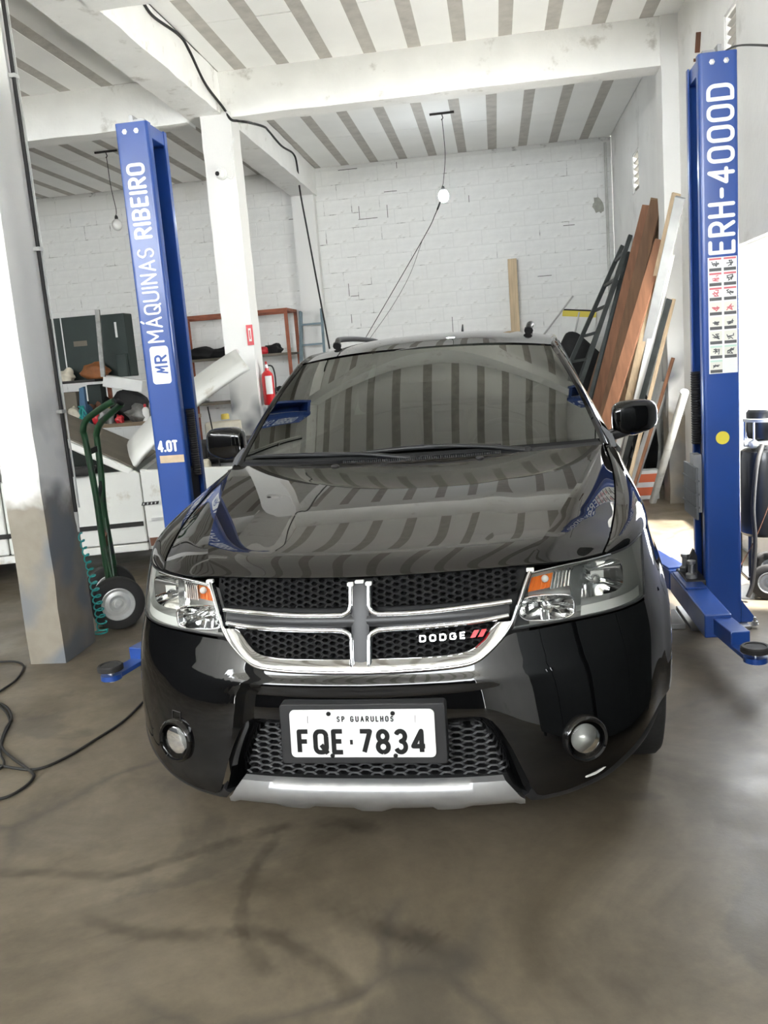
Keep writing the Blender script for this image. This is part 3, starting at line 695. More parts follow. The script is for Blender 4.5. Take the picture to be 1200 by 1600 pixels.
bandO = [(.425,.790),(.402,.756),(.366,.724),(.325,.699),(.27,.690),(.15,.686),(0,.684)]
bandI = [(.386,.792),(.364,.767),(.341,.744),(.314,.727),(.262,.718),(.15,.7155),(0,.7145)]
for s in (-1, 1):
    pr = half_round(.018, .012)[::s]
    P, Nn = path_on([(.430,.8435),(.31,.8400),(.19,.8355),(.075,.835),(.045,.838),(.029,.852),(.027,.880),(.027,.914)], 60, .003, s); sweep(P, Nn, pr).build('chrome_strip', 'chrome', car, smooth=50)
    P, Nn = path_on([(.420,.806),(.317,.799),(.19,.796),(.075,.794),(.045,.790),(.028,.776),(.026,.745),(.025,.692)], 60, .003, s); sweep(P, Nn, pr).build('chrome_strip', 'chrome', car, smooth=50)
    O = spl(bandO, 40); I = spl(bandI, 40); G = []
    for t in np.linspace(0, 1, 7): G.append([FX(s*lerp(I[i][0], O[i][0], t), lerp(I[i][1], O[i][1], t), .001+.016*t+.004*math.sin(PI*t)) for i in range(40)])
    MB().grid(G, flip=(s < 0)).build('chrome_band', 'chrome', car, smooth=70)
    P, Nn = path_on([(.484,.914),(.468,.88),(.443,.82),(.4255,.782),(.402,.752),(.366,.720),(.325,.695),(.27,.686),(.15,.682),(0,.680)], 80, .008, s); sweep(P, Nn, half_round(.013, .011)[::s]).build('chrome_rim', 'chrome', car, smooth=50)
    c = FX(s*.027, .917, .010); MB().obox(c, V(.009,0,0), V(0,.008,0), V(0,0,.005)).build('chrome_cap', 'lamp_white', car, bevel=.002)
    c = FX(s*.487, .919, .008); MB().obox(c, V(.011,0,0), V(0,.008,0), V(0,0,.005)).build('lamp_corner_cap', 'lamp_white', car, bevel=.002)
c = FX(0, .923, .010); MB().obox(c, V(.013,0,0), V(0,.008,0), V(0,0,.004)).build('chrome_cap', 'lamp_white', car, bevel=.002)
# maker's badge: raised chrome letters and two slanted red bars, on the lower right mesh
def on_nose(mb, out):
    """bend a flat text mesh (x, -, z) onto the nose"""
    mb.v = [tuple(FX(p[0], p[2], out)) for p in mb.v]; return mb
t = text_mesh('DODGE', V(.172,0,.757), V(1,0,0), V(0,0,1), .0150, w=.22, sp=.34, fit=.125, rnd=False); t.v = [(p[0], p[1], p[2]+(p[0]-.172)*.012) for p in t.v]
badge = on_nose(t, .010).build('maker_lettering', 'chrome', car); md = badge.modifiers.new('s', 'SOLIDIFY'); md.thickness = .004
for k in range(2):
    x = .312+k*.021; m = MB(); m.add([(x,0,.7575),(x+.014,0,.7575),(x+.026,0,.777),(x+.012,0,.777)], [(0,1,2,3)])
    o = on_nose(m, .010).build('red_bar', 'red_badge', car); md = o.modifiers.new('s', 'SOLIDIFY'); md.thickness = .004

# ---- lower grille and skid plate
flat = lambda x: .035+.10*x*x
hex_panel('lower_grille_mesh', [(-.40,.345),(.40,.345),(.372,.44),(.35,.52),(-.35,.52),(-.372,.44)], 0, .046, .019, .018, 0, bar=.34, flat_y=flat)
MB().box((-.46, .075, .27), (.46, .085, .58)).build('lower_grille_back', 'black_rough', car)
sk = []
for i in range(61):
    x = -.445+.89*i/60; a = abs(x)/.445; xt = x*.385/.445
    ph = (x/.89+.5)*4; dip = 0.0
    for c0 in (.42, 1.48, 2.52, 3.58):
        d = abs(ph-c0); dip = max(dip, .018*min(max((.36-d)/.08, 0), 1))
    zb = .252+.020*a**2; yb = FX(x, .27)[1]
    sk.append([V(xt, FX(xt, .36)[1]+.022, .358), V(xt*1.02, FX(xt, .35)[1]+.002, .350), V(lerp(xt, x, .5), FX(x, .32)[1]-.012, .322), V(lerp(xt, x, .8), yb-.018, .296), V(x, yb-.012, .285),
               V(x, yb-.004+.5*dip, .268+dip*.1), V(x, yb+.004+dip, zb+.004), V(x, yb+.05, zb-.006), V(x, yb+.16, zb)])
MB().grid(sk, flip=True).build('skid_plate', 'silver_skid', car, smooth=50)

# ---- licence plate
PY, PT = -.060, math.radians(7)
def plate_pt(x, z, out=0.0): return V(x, PY+(z-.52)*math.sin(PT)-out, z)
def rrect(w, h, r, n=5): return [(cx+r*math.cos(a), cz+r*math.sin(a)) for cx, cz, a0 in ((w-r, h-r, 0), (-w+r, h-r, 90), (-w+r, -h+r, 180), (w-r, -h+r, 270)) for a in [math.radians(a0+90*i/n) for i in range(n+1)]]
m = MB().prism([plate_pt(x, .518+z, .0) for x, z in rrect(.240, .086, .010)], (0, .045, 0)); m.build('plate_bracket', 'black_plastic', car, bevel=.003, smooth=40)
lp = MB().prism([plate_pt(x, .522+z, .008) for x, z in rrect(.209, .068, .014)], (0, .006, 0)).build('licence_plate', 'plate_white', car, bevel=.0015, smooth=40)
ux, uy = V(1,0,0), unit(V(0, math.sin(PT), 1))
_x = 0; _w = [GL[c][0] for c in 'FQE·7834']; _tot = sum(_w)+7*.42; _k = .362/(_tot*.060)
for c, w_ in zip('FQE·7834', _w):
    text_mesh(c, plate_pt(-.183+_x*.060*_k, .470, .0085), ux, uy, .060, w=.225, sx=_k, rnd=False).build('plate_character', 'plate_black', lp, weld=False); _x += w_+.42
text_mesh('SP GUARULHOS', plate_pt(-.068, .558, .0085), ux, uy, .0135, w=.24, sp=.55, fit=.160).build('plate_town_lettering', 'plate_black', lp)
for x in (-.155, .155): MB().bar(plate_pt(x, .553, .0088), plate_pt(x, .574, .0088), .0012, .0006, up=(0,-1,0)).build('plate_town_mark', 'hex_plastic', lp)
for x, z in ((-.093,.580),(.092,.580),(-.088,.460),(.094,.460)):
    m = MB().lathe(plate_pt(x, z, .0085), (0,-1,0), [(.0065,0),(.0065,.002),(.003,.0035),(.0,.0035)], 12); m.build('plate_screw', 'red_rust' if 'red_rust' in MATS else 'plate_black', lp, smooth=40)

# ---- headlights
hl_top = [(.492,.912),(.545,.916),(.60,.918),(.66,.917),(.712,.917),(.76,.917),(.80,.921),(.845,.934)]
hl_bot = [(.432,.768),(.50,.769),(.57,.769),(.64,.767),(.71,.763),(.77,.760),(.81,.759),(.838,.762)]
def hl_pt(u, t, s, out=0.0, inset=0.0):
    q = u*(len(hl_top)-1); a = spl_at(hl_bot, q); b = spl_at(hl_top, q); x, z = lerp(a[0], b[0], t), lerp(a[1], b[1], t)
    x = min(x, fw(z)-.004); p = FX(x, z); n = FN(x, z); p = p+n*out; p[0] *= s; return p
def spl_at(tab, q):
    i = min(int(q), len(tab)-2); u = q-i; P = [np.array(t) for t in tab]; b, c = P[i], P[i+1]; a = P[i-1] if i > 0 else 2*b-c; d = P[i+2] if i+2 < len(P) else 2*c-b
    return .5*((2*b)+(-a+c)*u+(2*a-5*b+4*c-d)*u*u+(-a+3*b-3*c+d)*u**3)
def bowl(c, nrm, up, w, h, depth, flutes=0, n=28, m_=9, pw=3.2, famp=.0):
    """rounded-rectangle parabolic reflector, open toward nrm"""
    nrm = unit(nrm); r = unit(np.cross(up, nrm)); u = np.cross(nrm, r); G = []
    for i in range(m_+1):
        t = i/m_; ring = []
        for k in range(n+1):
            a = 2*PI*k/n; ca, sa = math.cos(a), math.sin(a); q = (abs(ca)**pw+abs(sa)**pw)**(-1/pw)
            f = 1+(famp*math.sin(flutes*a) if 0 < i < m_ else 0)
            ring.append(c+r*(w*q*ca*t*f)+u*(h*q*sa*t*f)-nrm*depth*(1-t*t))
        G.append(ring)
    return MB().grid(G)
for s in (-1, 1):
    # housing: silver tray behind the lens with raised walls
    us2 = np.linspace(0, 1, 36); ts = np.linspace(0, 1, 12)
    def tray(u, t):
        e = min(u/.04, (1-u)/.04, t/.10, (1-t)/.10, 1.0); return hl_pt(u, t, s, -.004-.105*e)
    hl = MB().grid([[tray(u, t) for u in us2] for t in ts], flip=(s < 0)).build('headlight', 'lamp_bezel', car, smooth=50)
    MB().grid([[hl_pt(u, t, s, .002) for u in us2] for t in ts], flip=(s < 0)).build('lens', 'lens_clear', hl, smooth=180)
    # rim of the lens
    loop = [hl_pt(u, 0, s, .001) for u in us2]+[hl_pt(1, t, s, .001) for t in ts[1:]]+[hl_pt(u, 1, s, .001) for u in us2[::-1][1:]]+[hl_pt(0, t, s, .001) for t in ts[::-1][1:-1]]
    MB().tube(loop, .0035, 6, closed=True).build('lens_seal', 'black_plastic', hl, smooth=60)
    MB().tube([hl_pt(u, .985, s, .004) for u in np.linspace(.0, .62, 20)], .0042, 8).build('upper_trim', 'satin_chrome', hl, smooth=60)
    # frosted strip along the lower outer edge
    MB().grid([[hl_pt(u, t, s, -.012) for u in np.linspace(.42, .97, 20)] for t in np.linspace(.03, .20, 4)], flip=(s < 0)).build('frosted_strip', 'lamp_white', hl, smooth=60)
    def nrm_at(u, t):
        p = hl_pt(u, t, s); n = unit(V(p[0]*.25, -1, .05)); return p, n
    # high-beam bowl (outer), low-beam bowl (inner bottom), turn signal (inner top)
    p, n = nrm_at(.555, .58); n = unit(V(s*.55,-1,.05)); c = p-n*.030
    MB_ = bowl(c+V(s*-.004,0,0), unit(V(s*.62,-1,.05)), V(0,0,1), .098, .054, .060, 20, 40, 10, 4.0, .025); MB_.build('main_reflector', 'reflector', hl, smooth=28)
    MB().lathe(c-n*.045, unit(V(s*.3,-1,.03)), [(0,.062),(.012,.060),(.016,.048),(.016,0),(0,0)], 16).build('bulb_shield', 'satin_chrome', hl, smooth=40)
    o = MB().obox(c-n*.004+V(0,0,.012), V(.020,s*.006,0), V(0,.002,0), V(0,0,.012)).build('reflector_plate', 'lamp_white', hl)
    p, n = nrm_at(.19, .28); c = p-n*.010
    bowl(c, unit(V(s*.14,-1,.06)), V(0,0,1), .078, .036, .05, 14, 40, 9, 3.4, .02).build('low_beam_reflector', 'reflector', hl, smooth=28)
    MB().lathe(c-n*.040, unit(V(s*.14,-1,.06)), [(0,.05),(.010,.048),(.013,.038),(.013,0),(0,0)], 16).build('bulb_shield', 'satin_chrome', hl, smooth=40)
    rim = []
    r_, u_ = unit(np.cross(V(0,0,1), unit(V(s*.14,-1,.06)))), V(0,0,1)
    for k in range(40):
        a = 2*PI*k/40; ca, sa = math.cos(a), math.sin(a); q = (abs(ca)**3.4+abs(sa)**3.4)**(-1/3.4); rim.append(c+r_*(.080*q*ca)+u_*(.038*q*sa)+V(0,-.002,0))
    MB().tube(rim, .003, 6, closed=True).build('reflector_rim', 'chrome', hl, smooth=60)
    G = []
    for t in np.linspace(.66, .93, 6):
        G.append([hl_pt(u, t, s, -.034+.006*math.sin(u*190)) for u in np.linspace(.05, .335, 44)])
    MB().grid(G, flip=(s < 0)).build('turn_signal', 'amber_plastic', hl, smooth=40)
    p = hl_pt(.15, .84, s, -.022); MB().ball(p, (.011,.011,.011)).build('turn_bulb', 'lamp_white', hl, smooth=180)
    G = [[hl_pt(u, t, s, -.020+.004*math.sin(u*260)) for u in np.linspace(.20, .34, 24)] for t in np.linspace(.62, .95, 5)]
    MB().grid(G, flip=(s < 0)).build('ribbed_reflector', 'reflector', hl, smooth=40)
    G = [[hl_pt(u, t, s, -.022) for u in np.linspace(.36, .43, 5)] for t in np.linspace(.22, .95, 8)]
    MB().grid(G, flip=(s < 0)).build('side_wall', 'satin_chrome', hl, smooth=40)
# ---- fog lamps
for s in (-1, 1):
    p = FX(s*.622, .438); n = unit(FN(s*.622, .438)+V(0,-.35,0)); p = p+n*.010
    fl = MB().lathe(p+n*.001, n, [(.068,-.025),(.068,.003),(.061,.009),(.055,.007),(.053,-.004),(.052,-.02)], 36).build('fog_lamp', 'car_paint', car, smooth=50)
    MB().lathe(p+n*.001, n, [(.0001,.004),(.02,.0035),(.040,.000),(.0525,-.005)], 36).build('fog_lens', 'lens_clear', fl, smooth=180)
    MB().lathe(p+n*.001, n, [(.0001,-.024),(.014,-.022),(.034,-.016),(.0525,-.005)], 36).build('fog_reflector', 'lamp_bezel', fl, smooth=180)
    MB().lathe(p-n*.02, n, [(.0001,.014),(.008,.013),(.009,0)], 14).build('fog_bulb', 'reflector', fl, smooth=60)
# tow-eye cover on the image-left side
c = FX(-.622, .505, .001); n = FN(-.622, .505); r = unit(np.cross(V(0,0,1), n)); u = np.cross(n, r)
m = MB()
for a, b in (((-.02,-.022),(.02,-.022)),((.02,-.022),(.02,.022)),((.02,.022),(-.02,.022)),((-.02,.022),(-.02,-.022))):
    m.tube([c+r*a[0]+u*a[1], c+r*b[0]+u*b[1]], .0012, 5)
m.build('tow_cover', 'black_plastic', car)
# ---- hood: flow lines front -> back, mirrored
SHUT = [(.708,.332,.926),(.718,.365,.936),(.738,.44,.955),(.774,.66,1.000),(.799,.92,1.044),(.811,1.19,1.085),(.812,1.45,1.122)]
_pc = np.polyfit([.10,.25,.50,.85,1.12,1.25], [.968,.999,1.044,1.094,1.124,1.136], 2)        # centre line height
_pe = np.polyfit([.20,.24,.54,.84,1.115,1.34], [.980,.987,1.036,1.083,1.118,1.136], 2)       # outer crease height
_px = np.polyfit([.18,.24,.54,.84,1.115,1.34], [.512,.530,.601,.676,.745,.790], 2)           # outer crease x
def hood_z(u, y): return np.polyval(_pc, y)*(1-u*u)+np.polyval(_pe, y)*u*u
def front_y(x): return .098+.33*x*x
def front_drop(x): return .031+.030*x*x
def rear_y(u): return 1.252+.105*abs(u)**2.2
nvh, nuh = 64, 73
vv = np.linspace(0, 1, nvh)**1.6
def hood_pt(u, v):
    xf = u*.487; yf = front_y(xf); y = lerp(yf, rear_y(u), v); xc = np.polyval(_px, y); t = y-yf
    k = math.exp(-t/.05); x = u*lerp(xc, .487, k)
    dome = -.0022*math.exp(-((abs(u)-.66)/.10)**2)*min(t/.15, 1)*max(0, 1-t/1.15)
    return V(x, y, hood_z(u, y)-front_drop(xf)*math.exp(-(t/.055)**1.3)+dome)
Hc = [[hood_pt(u, v) for v in vv] for u in np.linspace(-1, 1, nuh)]
_shq = ncs(np.linspace(0, 1, 7), np.array(SHUT), np.linspace(0, 1, 80))
_sd = np.r_[0, np.cumsum(np.linalg.norm(np.diff(_shq, axis=0), axis=1))]; _sd /= _sd[-1]
shut_v = [np.array([np.interp(v, _sd, _shq[:,i]) for i in range(3)]) for v in vv]
Ho = []
for q in range(15):
    w = q/14; Ho.append([lerp(Hc[-1][i], shut_v[i], w)+V(0, -.030*math.sin(PI*w)*max(0, 1-vv[i]*4), .010*math.sin(PI*w)*min(vv[i]*5, 1)) for i in range(nvh)])
m = MB()
m.grid(Hc, flip=True); m.grid(Ho, flip=True); m.grid([[p*np.array([-1,1,1]) for p in r] for r in Ho])
hood = m.build('hood', 'car_paint', car, smooth=180)
hood.data.set_sharp_from_angle(angle=math.radians(7))
# front lip returning under the hood edge
lip = [p[0] for p in ([[p*np.array([-1,1,1]) for p in r] for r in reversed(Ho)]+list(Hc)+list(Ho))]
MB().grid([lip, [p+V(0,.004,-.006) for p in lip], [p+V(0,.05,-.012) for p in lip]], flip=True).build('hood_lip', 'car_paint', car, smooth=60)
# washer nozzles
for s in (-1, 1): MB().ball((s*.30, 1.20, 1.133), (.018,.012,.008), 10, 6).build('washer_nozzle', 'black_plastic', car, smooth=180)

# ---- fenders
sh = np.array(SHUT); 
def shut_at(y): return V(np.interp(y, sh[:,1], ncs_x) if False else float(np.interp(y, _sy, _sx)), y, float(np.interp(y, _sy, _sz)))
_sq = ncs(np.linspace(0, 1, len(sh)), sh, np.linspace(0, 1, 80)); _sx, _sy, _sz = _sq[:,0], _sq[:,1], _sq[:,2]
Y_END = 1.53
def bottom_z(y):
    zs = .27
    if y <= .56: return .75
    if abs(y-AXY) < ARC: return max(.36+math.sqrt(ARC**2-(y-AXY)**2), .27)
    return .752-(y-.41)*.25 if y < AXY else zs
for s in (-1, 1):
    m = MB()
    # upper roll from shut line to the side
    ys = list(np.linspace(.335, .60, 22))+list(np.linspace(.62, Y_END, 34)); G = []
    for y in ys:
        a = shut_at(y)+V(.006, 0, 0)
        zt = float(np.interp(y, [.335,.40,.46,.56,.65], [.921,.921,.922,.936,.930]))
        b = SX(y, zt); w = min(max((y-.335)/.10, 0), 1)
        k = V(lerp(a[0], b[0]+.004, .97), y, lerp(lerp(a[2], zt, .5), a[2]+.004, w)); row = []
        for t in np.linspace(0, 1, 16): row.append((1-t)**2*a+2*t*(1-t)*k+t*t*b)
        G.append(row)
    m.grid([[p*np.array([s,1,1]) for p in r] for r in G], flip=(s > 0))
    ys2 = list(np.linspace(.412, .56, 12))+[.575,.59]+list(np.linspace(.605, Y_END, 60)); G = []
    for y in ys2:
        zt = .762+(y-.412)*1.176 if y < .56 else float(np.interp(y, [.56,.65], [.936,.930]))
        zb = .748-(y-.41)*.22 if y < AXY-ARC*.80 else bottom_z(y)
        if y < AXY: zb = max(zb, bottom_z(y) if abs(y-AXY) < ARC else 0)
        zb = min(zb, zt-.002)
        G.append([SX(y, lerp(zt, zb, t), 1)*np.array([s,1,1]) for t in np.linspace(0, 1, 16)])
    m.grid(G, flip=(s > 0))
    m.build('fender', 'car_paint', car, smooth=40)
    # inner arch liner
    G = []
    for a in np.linspace(.12, PI+.1, 30):
        y, z = AXY-ARC*math.cos(a), .36+ARC*math.sin(a); x0 = SX(y, max(z, .18))[0]
        G.append([V(s*x0, y, z), V(s*(x0-.03), y, z), V(s*.50, y, z)])
    MB().grid(G, flip=(s < 0)).build('arch_liner', 'black_rough', car, smooth=60)

# ---- wheels
def wheel(x, y, s, name='wheel'):
    R, w = .365, .115
    c = V(x, y, R); ax = V(s, 0, 0)
    wt = MB().lathe(c, ax, [(.235,-w),(.30,-w-.006),(.345,-w+.004),(.362,-w+.022),(.366,-.05),(.366,.05),(.362,w-.022),(.345,w-.004),(.30,w+.006),(.235,w)], 56, closed=True).build(name, 'tire_rubber', car, smooth=40)
    MB().lathe(c, ax, [(.236,-w),(.228,-w+.02),(.215,.0),(.225,w-.02),(.238,w-.002),(.230,w-.004),(.222,w-.02)], 48, closed=True).build('rim', 'alloy', wt, smooth=40)
    m = MB()
    for k in range(5):
        a = 2*PI*k/5+.3; d = V(0, math.cos(a), math.sin(a)); t = V(0, -math.sin(a), math.cos(a))
        m.add([c+ax*(w-.035)+d*.04-t*.035, c+ax*(w-.035)+d*.04+t*.035, c+ax*(w-.022)+d*.225+t*.028, c+ax*(w-.022)+d*.225-t*.028,
               c+ax*(w-.07)+d*.04-t*.03, c+ax*(w-.07)+d*.04+t*.03, c+ax*(w-.06)+d*.225+t*.022, c+ax*(w-.06)+d*.225-t*.022], [(0,1,2,3),(7,6,5,4),(1,0,4,5),(2,1,5,6),(3,2,6,7),(0,3,7,4)])
    m.build('spokes', 'alloy', wt, bevel=.004)
    MB().lathe(c, ax, [(.07,w-.07),(.065,w-.03),(.03,w-.02),(.0,w-.018)], 24).build('hub', 'alloy', wt, smooth=40)
    return wt
for s in (-1, 1):
    wheel(s*.812, AXY, s); wheel(s*.815, AXY+2.95, s)

# ---- doors, quarter panels, tail
RAX = AXY+2.95
def side_x(y, z):
    w = fw(min(z, 1.10)); 
    w -= .03*max(0, (y-3.9)/1.0)**2
    r = math.hypot(y-RAX, z-.36); return w+.020*math.exp(-((r-.45)/.06)**2)
for s in (-1, 1):
    for nm, y0, y1 in (('front_door', 1.538, 2.58), ('rear_door', 2.588, 3.52), ('quarter_panel', 3.528, 4.72)):
        G = []
        for y in np.linspace(y0, y1, 40 if nm == 'quarter_panel' else 12):
            zb = .27
            if abs(y-RAX) < ARC: zb = max(.36+math.sqrt(ARC**2-(y-RAX)**2), .27)
            G.append([V(s*side_x(y, z), y, z) for z in np.linspace(1.10, zb, 18)])
        d = MB().grid(G, flip=(s > 0)).build(nm, 'car_paint', car, smooth=60)
        if nm != 'quarter_panel':
            p = V(s*(side_x(y1-.16, .93)+.012), y1-.16, .95); MB().bar(p-V(0,.09,0), p+V(0,.09,0), .026, .032).build('door_handle', 'car_paint', d, bevel=.008)
            MB().bar(V(s*(side_x(y0, .48)+.004), y0+.02, .48), V(s*(side_x(y1, .48)+.004), y1-.02, .48), .016, .05).build('side_moulding', 'black_plastic', d, bevel=.005)
    MB().bar(V(s*.855, 1.45, .25), V(s*.855, 3.55, .25), .08, .09).build('sill', 'black_plastic', car, bevel=.015)
    G = []
    for a in np.linspace(-.25, PI+.25, 24):
        y, z = RAX-ARC*math.cos(a), .36+ARC*math.sin(a); G.append([V(s*side_x(y, max(z,.18)), y, z), V(s*.55, y, z)])
    MB().grid(G, flip=(s < 0)).build('arch_liner', 'black_rough', car, smooth=60)
# tail shell
def tail_pt(a, z):
    w = fw(min(z, 1.10))-.03*(.82)**2; ye = 4.86-.10*max(z-.75, 0)-.05*abs(z-.6); n = 3.2
    c, s_ = math.cos(a), math.sin(a); return V(w*(1 if s_ > 0 else -1)*abs(s_)**(2/n), 4.72+(ye-4.72)*abs(c)**(2/n), z)
G = [[tail_pt(a, z) for a in np.linspace(-PI/2, PI/2, 30)] for z in np.linspace(.27, 1.10, 14)]
MB().grid(G, flip=True).build('tailgate', 'car_paint', car, smooth=60)
# dark floor pan and engine bay fill
MB().box((-.66, .45, .26), (.66, 4.6, .34)).build('floor_pan', 'black_rough', car)
MB().box((-.46, .22, .34), (.46, 1.30, .88)).build('engine_bay', 'black_rough', car)

# ---- windshield, pillars, roof
def ws_pt(x_, t, out=0.0):
    """x_ in -1..1 across, t 0 base .. 1 top"""
    xe, ye, ze = lerp(.812, .636, t), lerp(1.505, 2.085, t), lerp(1.140, 1.556, t)
    yc, zc = lerp(1.300, 1.930, t), lerp(1.148, 1.594, t)
    a = abs(x_)**2.3; b = .020*math.sin(PI*t)
    p = V(x_*xe, lerp(yc, ye, a), lerp(zc, ze, a)); n = V(x_*.35, -.56, .80)
    return p+unit(n)*(b+out)
nx = np.linspace(-1, 1, 49)
MB().grid([[ws_pt(x, t) for x in nx*.985] for t in np.linspace(.02, .985, 24)]).build('windshield', 'windshield_glass', car, smooth=180)
MB().grid([[ws_pt(x, t, -.006) for x in nx] for t in np.linspace(-.03, .05, 4)]).build('windshield_frit', 'black_rough', car, smooth=180)
def roof_edge(y): return V(float(np.interp(y, [2.08,2.5,3.2,4.0,4.4], [.640,.652,.655,.64,.62])), y, float(np.interp(y, [2.08,2.35,2.7,3.2,4.0,4.4], [1.558,1.590,1.606,1.612,1.590,1.565])))
def roof_c(y): return float(ncs([1.93,2.15,2.5,3.0,3.6,4.4], [1.596,1.634,1.664,1.675,1.668,1.625], [y])[0])
rows = []
for q in range(30):
    v = q/29; r = []
    for x in nx:
        a = abs(x)**2.3; y = lerp(lerp(1.934, 4.38, v), lerp(2.09, 4.38, v), a); e = roof_edge(y); zc = roof_c(max(lerp(1.934, 4.38, v), 1.93))
        r.append(V(x*e[0], y, lerp(zc, e[2], abs(x)**2.8)))
    rows.append(r)
MB().grid(rows).build('roof', 'car_paint', car, smooth=180)
for s in (-1, 1):
    # A-pillar and cant rail
    P = [ws_pt(s*1.0, t, .002) for t in np.linspace(-.04, 1.0, 16)]+[roof_edge(y)*np.array([s,1,1]) for y in np.linspace(2.2, 4.38, 16)]
    Nn = [unit(V(s*.75,-.35,.55))]*16+[unit(V(s*.8,0,.6))]*16
    sweep(P, Nn, [(-.012,-.02),(-.012,.004),(0,.010),(.030,.006),(.052,-.010),(.052,-.03)] if s > 0 else [(.012,-.02),(.012,.004),(0,.010),(-.030,.006),(-.052,-.010),(-.052,-.03)][::-1] if False else [(.012,-.02),(.012,.004),(0,.010),(-.030,.006),(-.052,-.010),(-.052,-.03)]).build('roof_pillar', 'car_paint', car, smooth=50)
    # side windows
    belt = lambda y: V(s*.868, y, 1.095+.02*max(0, y-3)/1.5)
    def up_edge(y):
        if y < 2.09:
            t = (y-1.505)/(2.085-1.505); p = ws_pt(s*1.0, min(max(t, 0), 1)); return p+V(s*.022, .03, -.012)
        e = roof_edge(y); return V(s*(e[0]+.022), y, e[2]-.022)
    for nm, y0, y1 in (('side_window', 1.64, 2.54), ('side_window', 2.62, 3.50), ('side_window', 3.56, 4.45)):
        G = [[lerp(belt(y), up_edge(min(y, 4.38)), t)+V(s*.015*math.sin(PI*t),0,0) for t in np.linspace(0, 1, 8)] for y in np.linspace(y0, y1, 16)]
        MB().grid(G, flip=(s < 0)).build(nm, 'side_glass', car, smooth=180)
    for y in (1.58, 2.58, 3.53):
        P = [lerp(belt(y), up_edge(y), t)+V(s*.015*math.sin(PI*t),0,0) for t in np.linspace(0, 1, 8)]; sweep(P, [V(s,0,.3)]*8, [(-.045,-.02),(-.045,.003),(.045,.003),(.045,-.02)]).build('door_pillar', 'black_plastic', car, smooth=40)
    MB().tube([belt(y)+V(s*.006,0,0) for y in np.linspace(1.52, 4.5, 12)], .012, 8).build('belt_moulding', 'black_plastic', car, smooth=60)
    # roof rails
    R = [V(s*.520, 2.46, 1.640), V(s*.522, 2.50, 1.664), V(s*.530, 2.62, 1.678), V(s*.54, 3.2, 1.686), V(s*.53, 3.85, 1.672), V(s*.525, 3.95, 1.632)]
    MB().tube(spl(R, 30), [.024 if i < 3 else .016 for i in range(30)], 10).build('roof_rail', 'black_plastic', car, smooth=60)
# rear glass
G = [[V(x*lerp(.60, .80, t), lerp(4.38, 4.76, t)-.10*abs(x)**2.5, lerp(roof_c(4.38), 1.10, t)-.04*(1-t)*abs(x)**2) for x in nx] for t in np.linspace(0, 1, 10)]
MB().grid(G).build('rear_window', 'side_glass', car, smooth=180)
# cowl with comb-like vent and wipers
cw0 = [V(x*.80, 1.262+.19*abs(x)**2.2, 1.128-.006*abs(x)**2) for x in nx]; cw1 = [ws_pt(x, .0, -.004) for x in nx]
MB().grid([[p+V(0,-.03,-.03) for p in cw0], cw0, [lerp(a, b, .5)+V(0,0,-.004) for a, b in zip(cw0, cw1)], cw1]).build('cowl', 'black_plastic', car, smooth=40)
m = MB()
for i in range(74):
    x = -.28+.66*i/73; a = abs(x)/.8; y = 1.262+.19*a**2.2; m.box((x-.0022, y-.004, 1.126), (x+.0022, y+.028, 1.142))
m.build('cowl_vent', 'black_plastic', car, weld=False)
def wiper(pts, arm):
    P = spl(pts, 26)
    w = MB().tube(P, [.005+.006*math.sin(PI*i/25) for i in range(26)], 6).build('wiper', 'black_plastic', car, smooth=60)
    MB().tube(spl(arm, 14), [.012-.006*i/13 for i in range(14)], 8).build('wiper_arm', 'black_plastic', w, smooth=60)
    MB().lathe(arm[0], (0,-.5,.85), [(.018,-.02),(.018,.008),(.010,.014),(0,.014)], 14).build('wiper_pivot', 'black_plastic', w, smooth=40)
wiper([ws_pt(-.93, .030, .010), ws_pt(-.6, .028, .012), ws_pt(-.20, .005, .012)], [ws_pt(.02, -.03, .004), ws_pt(-.22, .004, .016), ws_pt(-.52, .028, .018)])
wiper([ws_pt(-.30, .025, .010), ws_pt(.08, .040, .012), ws_pt(.47, .018, .012)], [ws_pt(.60, -.03, .004), ws_pt(.38, .010, .016), ws_pt(.08, .040, .018)])
# ---- mirrors
for s in (-1, 1):
    c = V(s*.975, 1.80, 1.205); G = []
    for i in range(15):
        t = -PI/2+PI*i/14; row = []
        for k in range(25):
            a = 2*PI*k/24; e = .55
            f = lambda v: (1 if v >= 0 else -1)*abs(v)**e
            ct, st = abs(math.cos(t))**e, f(math.sin(t))
            x = .105*st; hh = .080-.10*max(x, 0)*.25; z = hh*ct*f(math.sin(a)); y = .062*ct*f(math.cos(a))-.02*(1-abs(st))*0
            lo = .022*(x/.105) if z < 0 else 0
            row.append(c+V(s*x, y+.03*(x/.105), z+max(lo, 0)*min(-z/.08, 1) if z < 0 else z))
        G.append(row)
    mr = MB().grid(G, flip=(s < 0)).build('side_mirror', 'car_paint', car, smooth=60)
    MB().bar(V(s*.845, 1.745, 1.130), V(s*.94, 1.785, 1.150), .075, .045).build('mirror_stalk', 'black_plastic', mr, bevel=.015)
    m = MB().prism([c+V(s*x, .058+.03*(x/.105), z) for x, z in rrect(.085, .06, .02)], (0, .012, 0)); m.build('mirror_glass', 'chrome', mr)
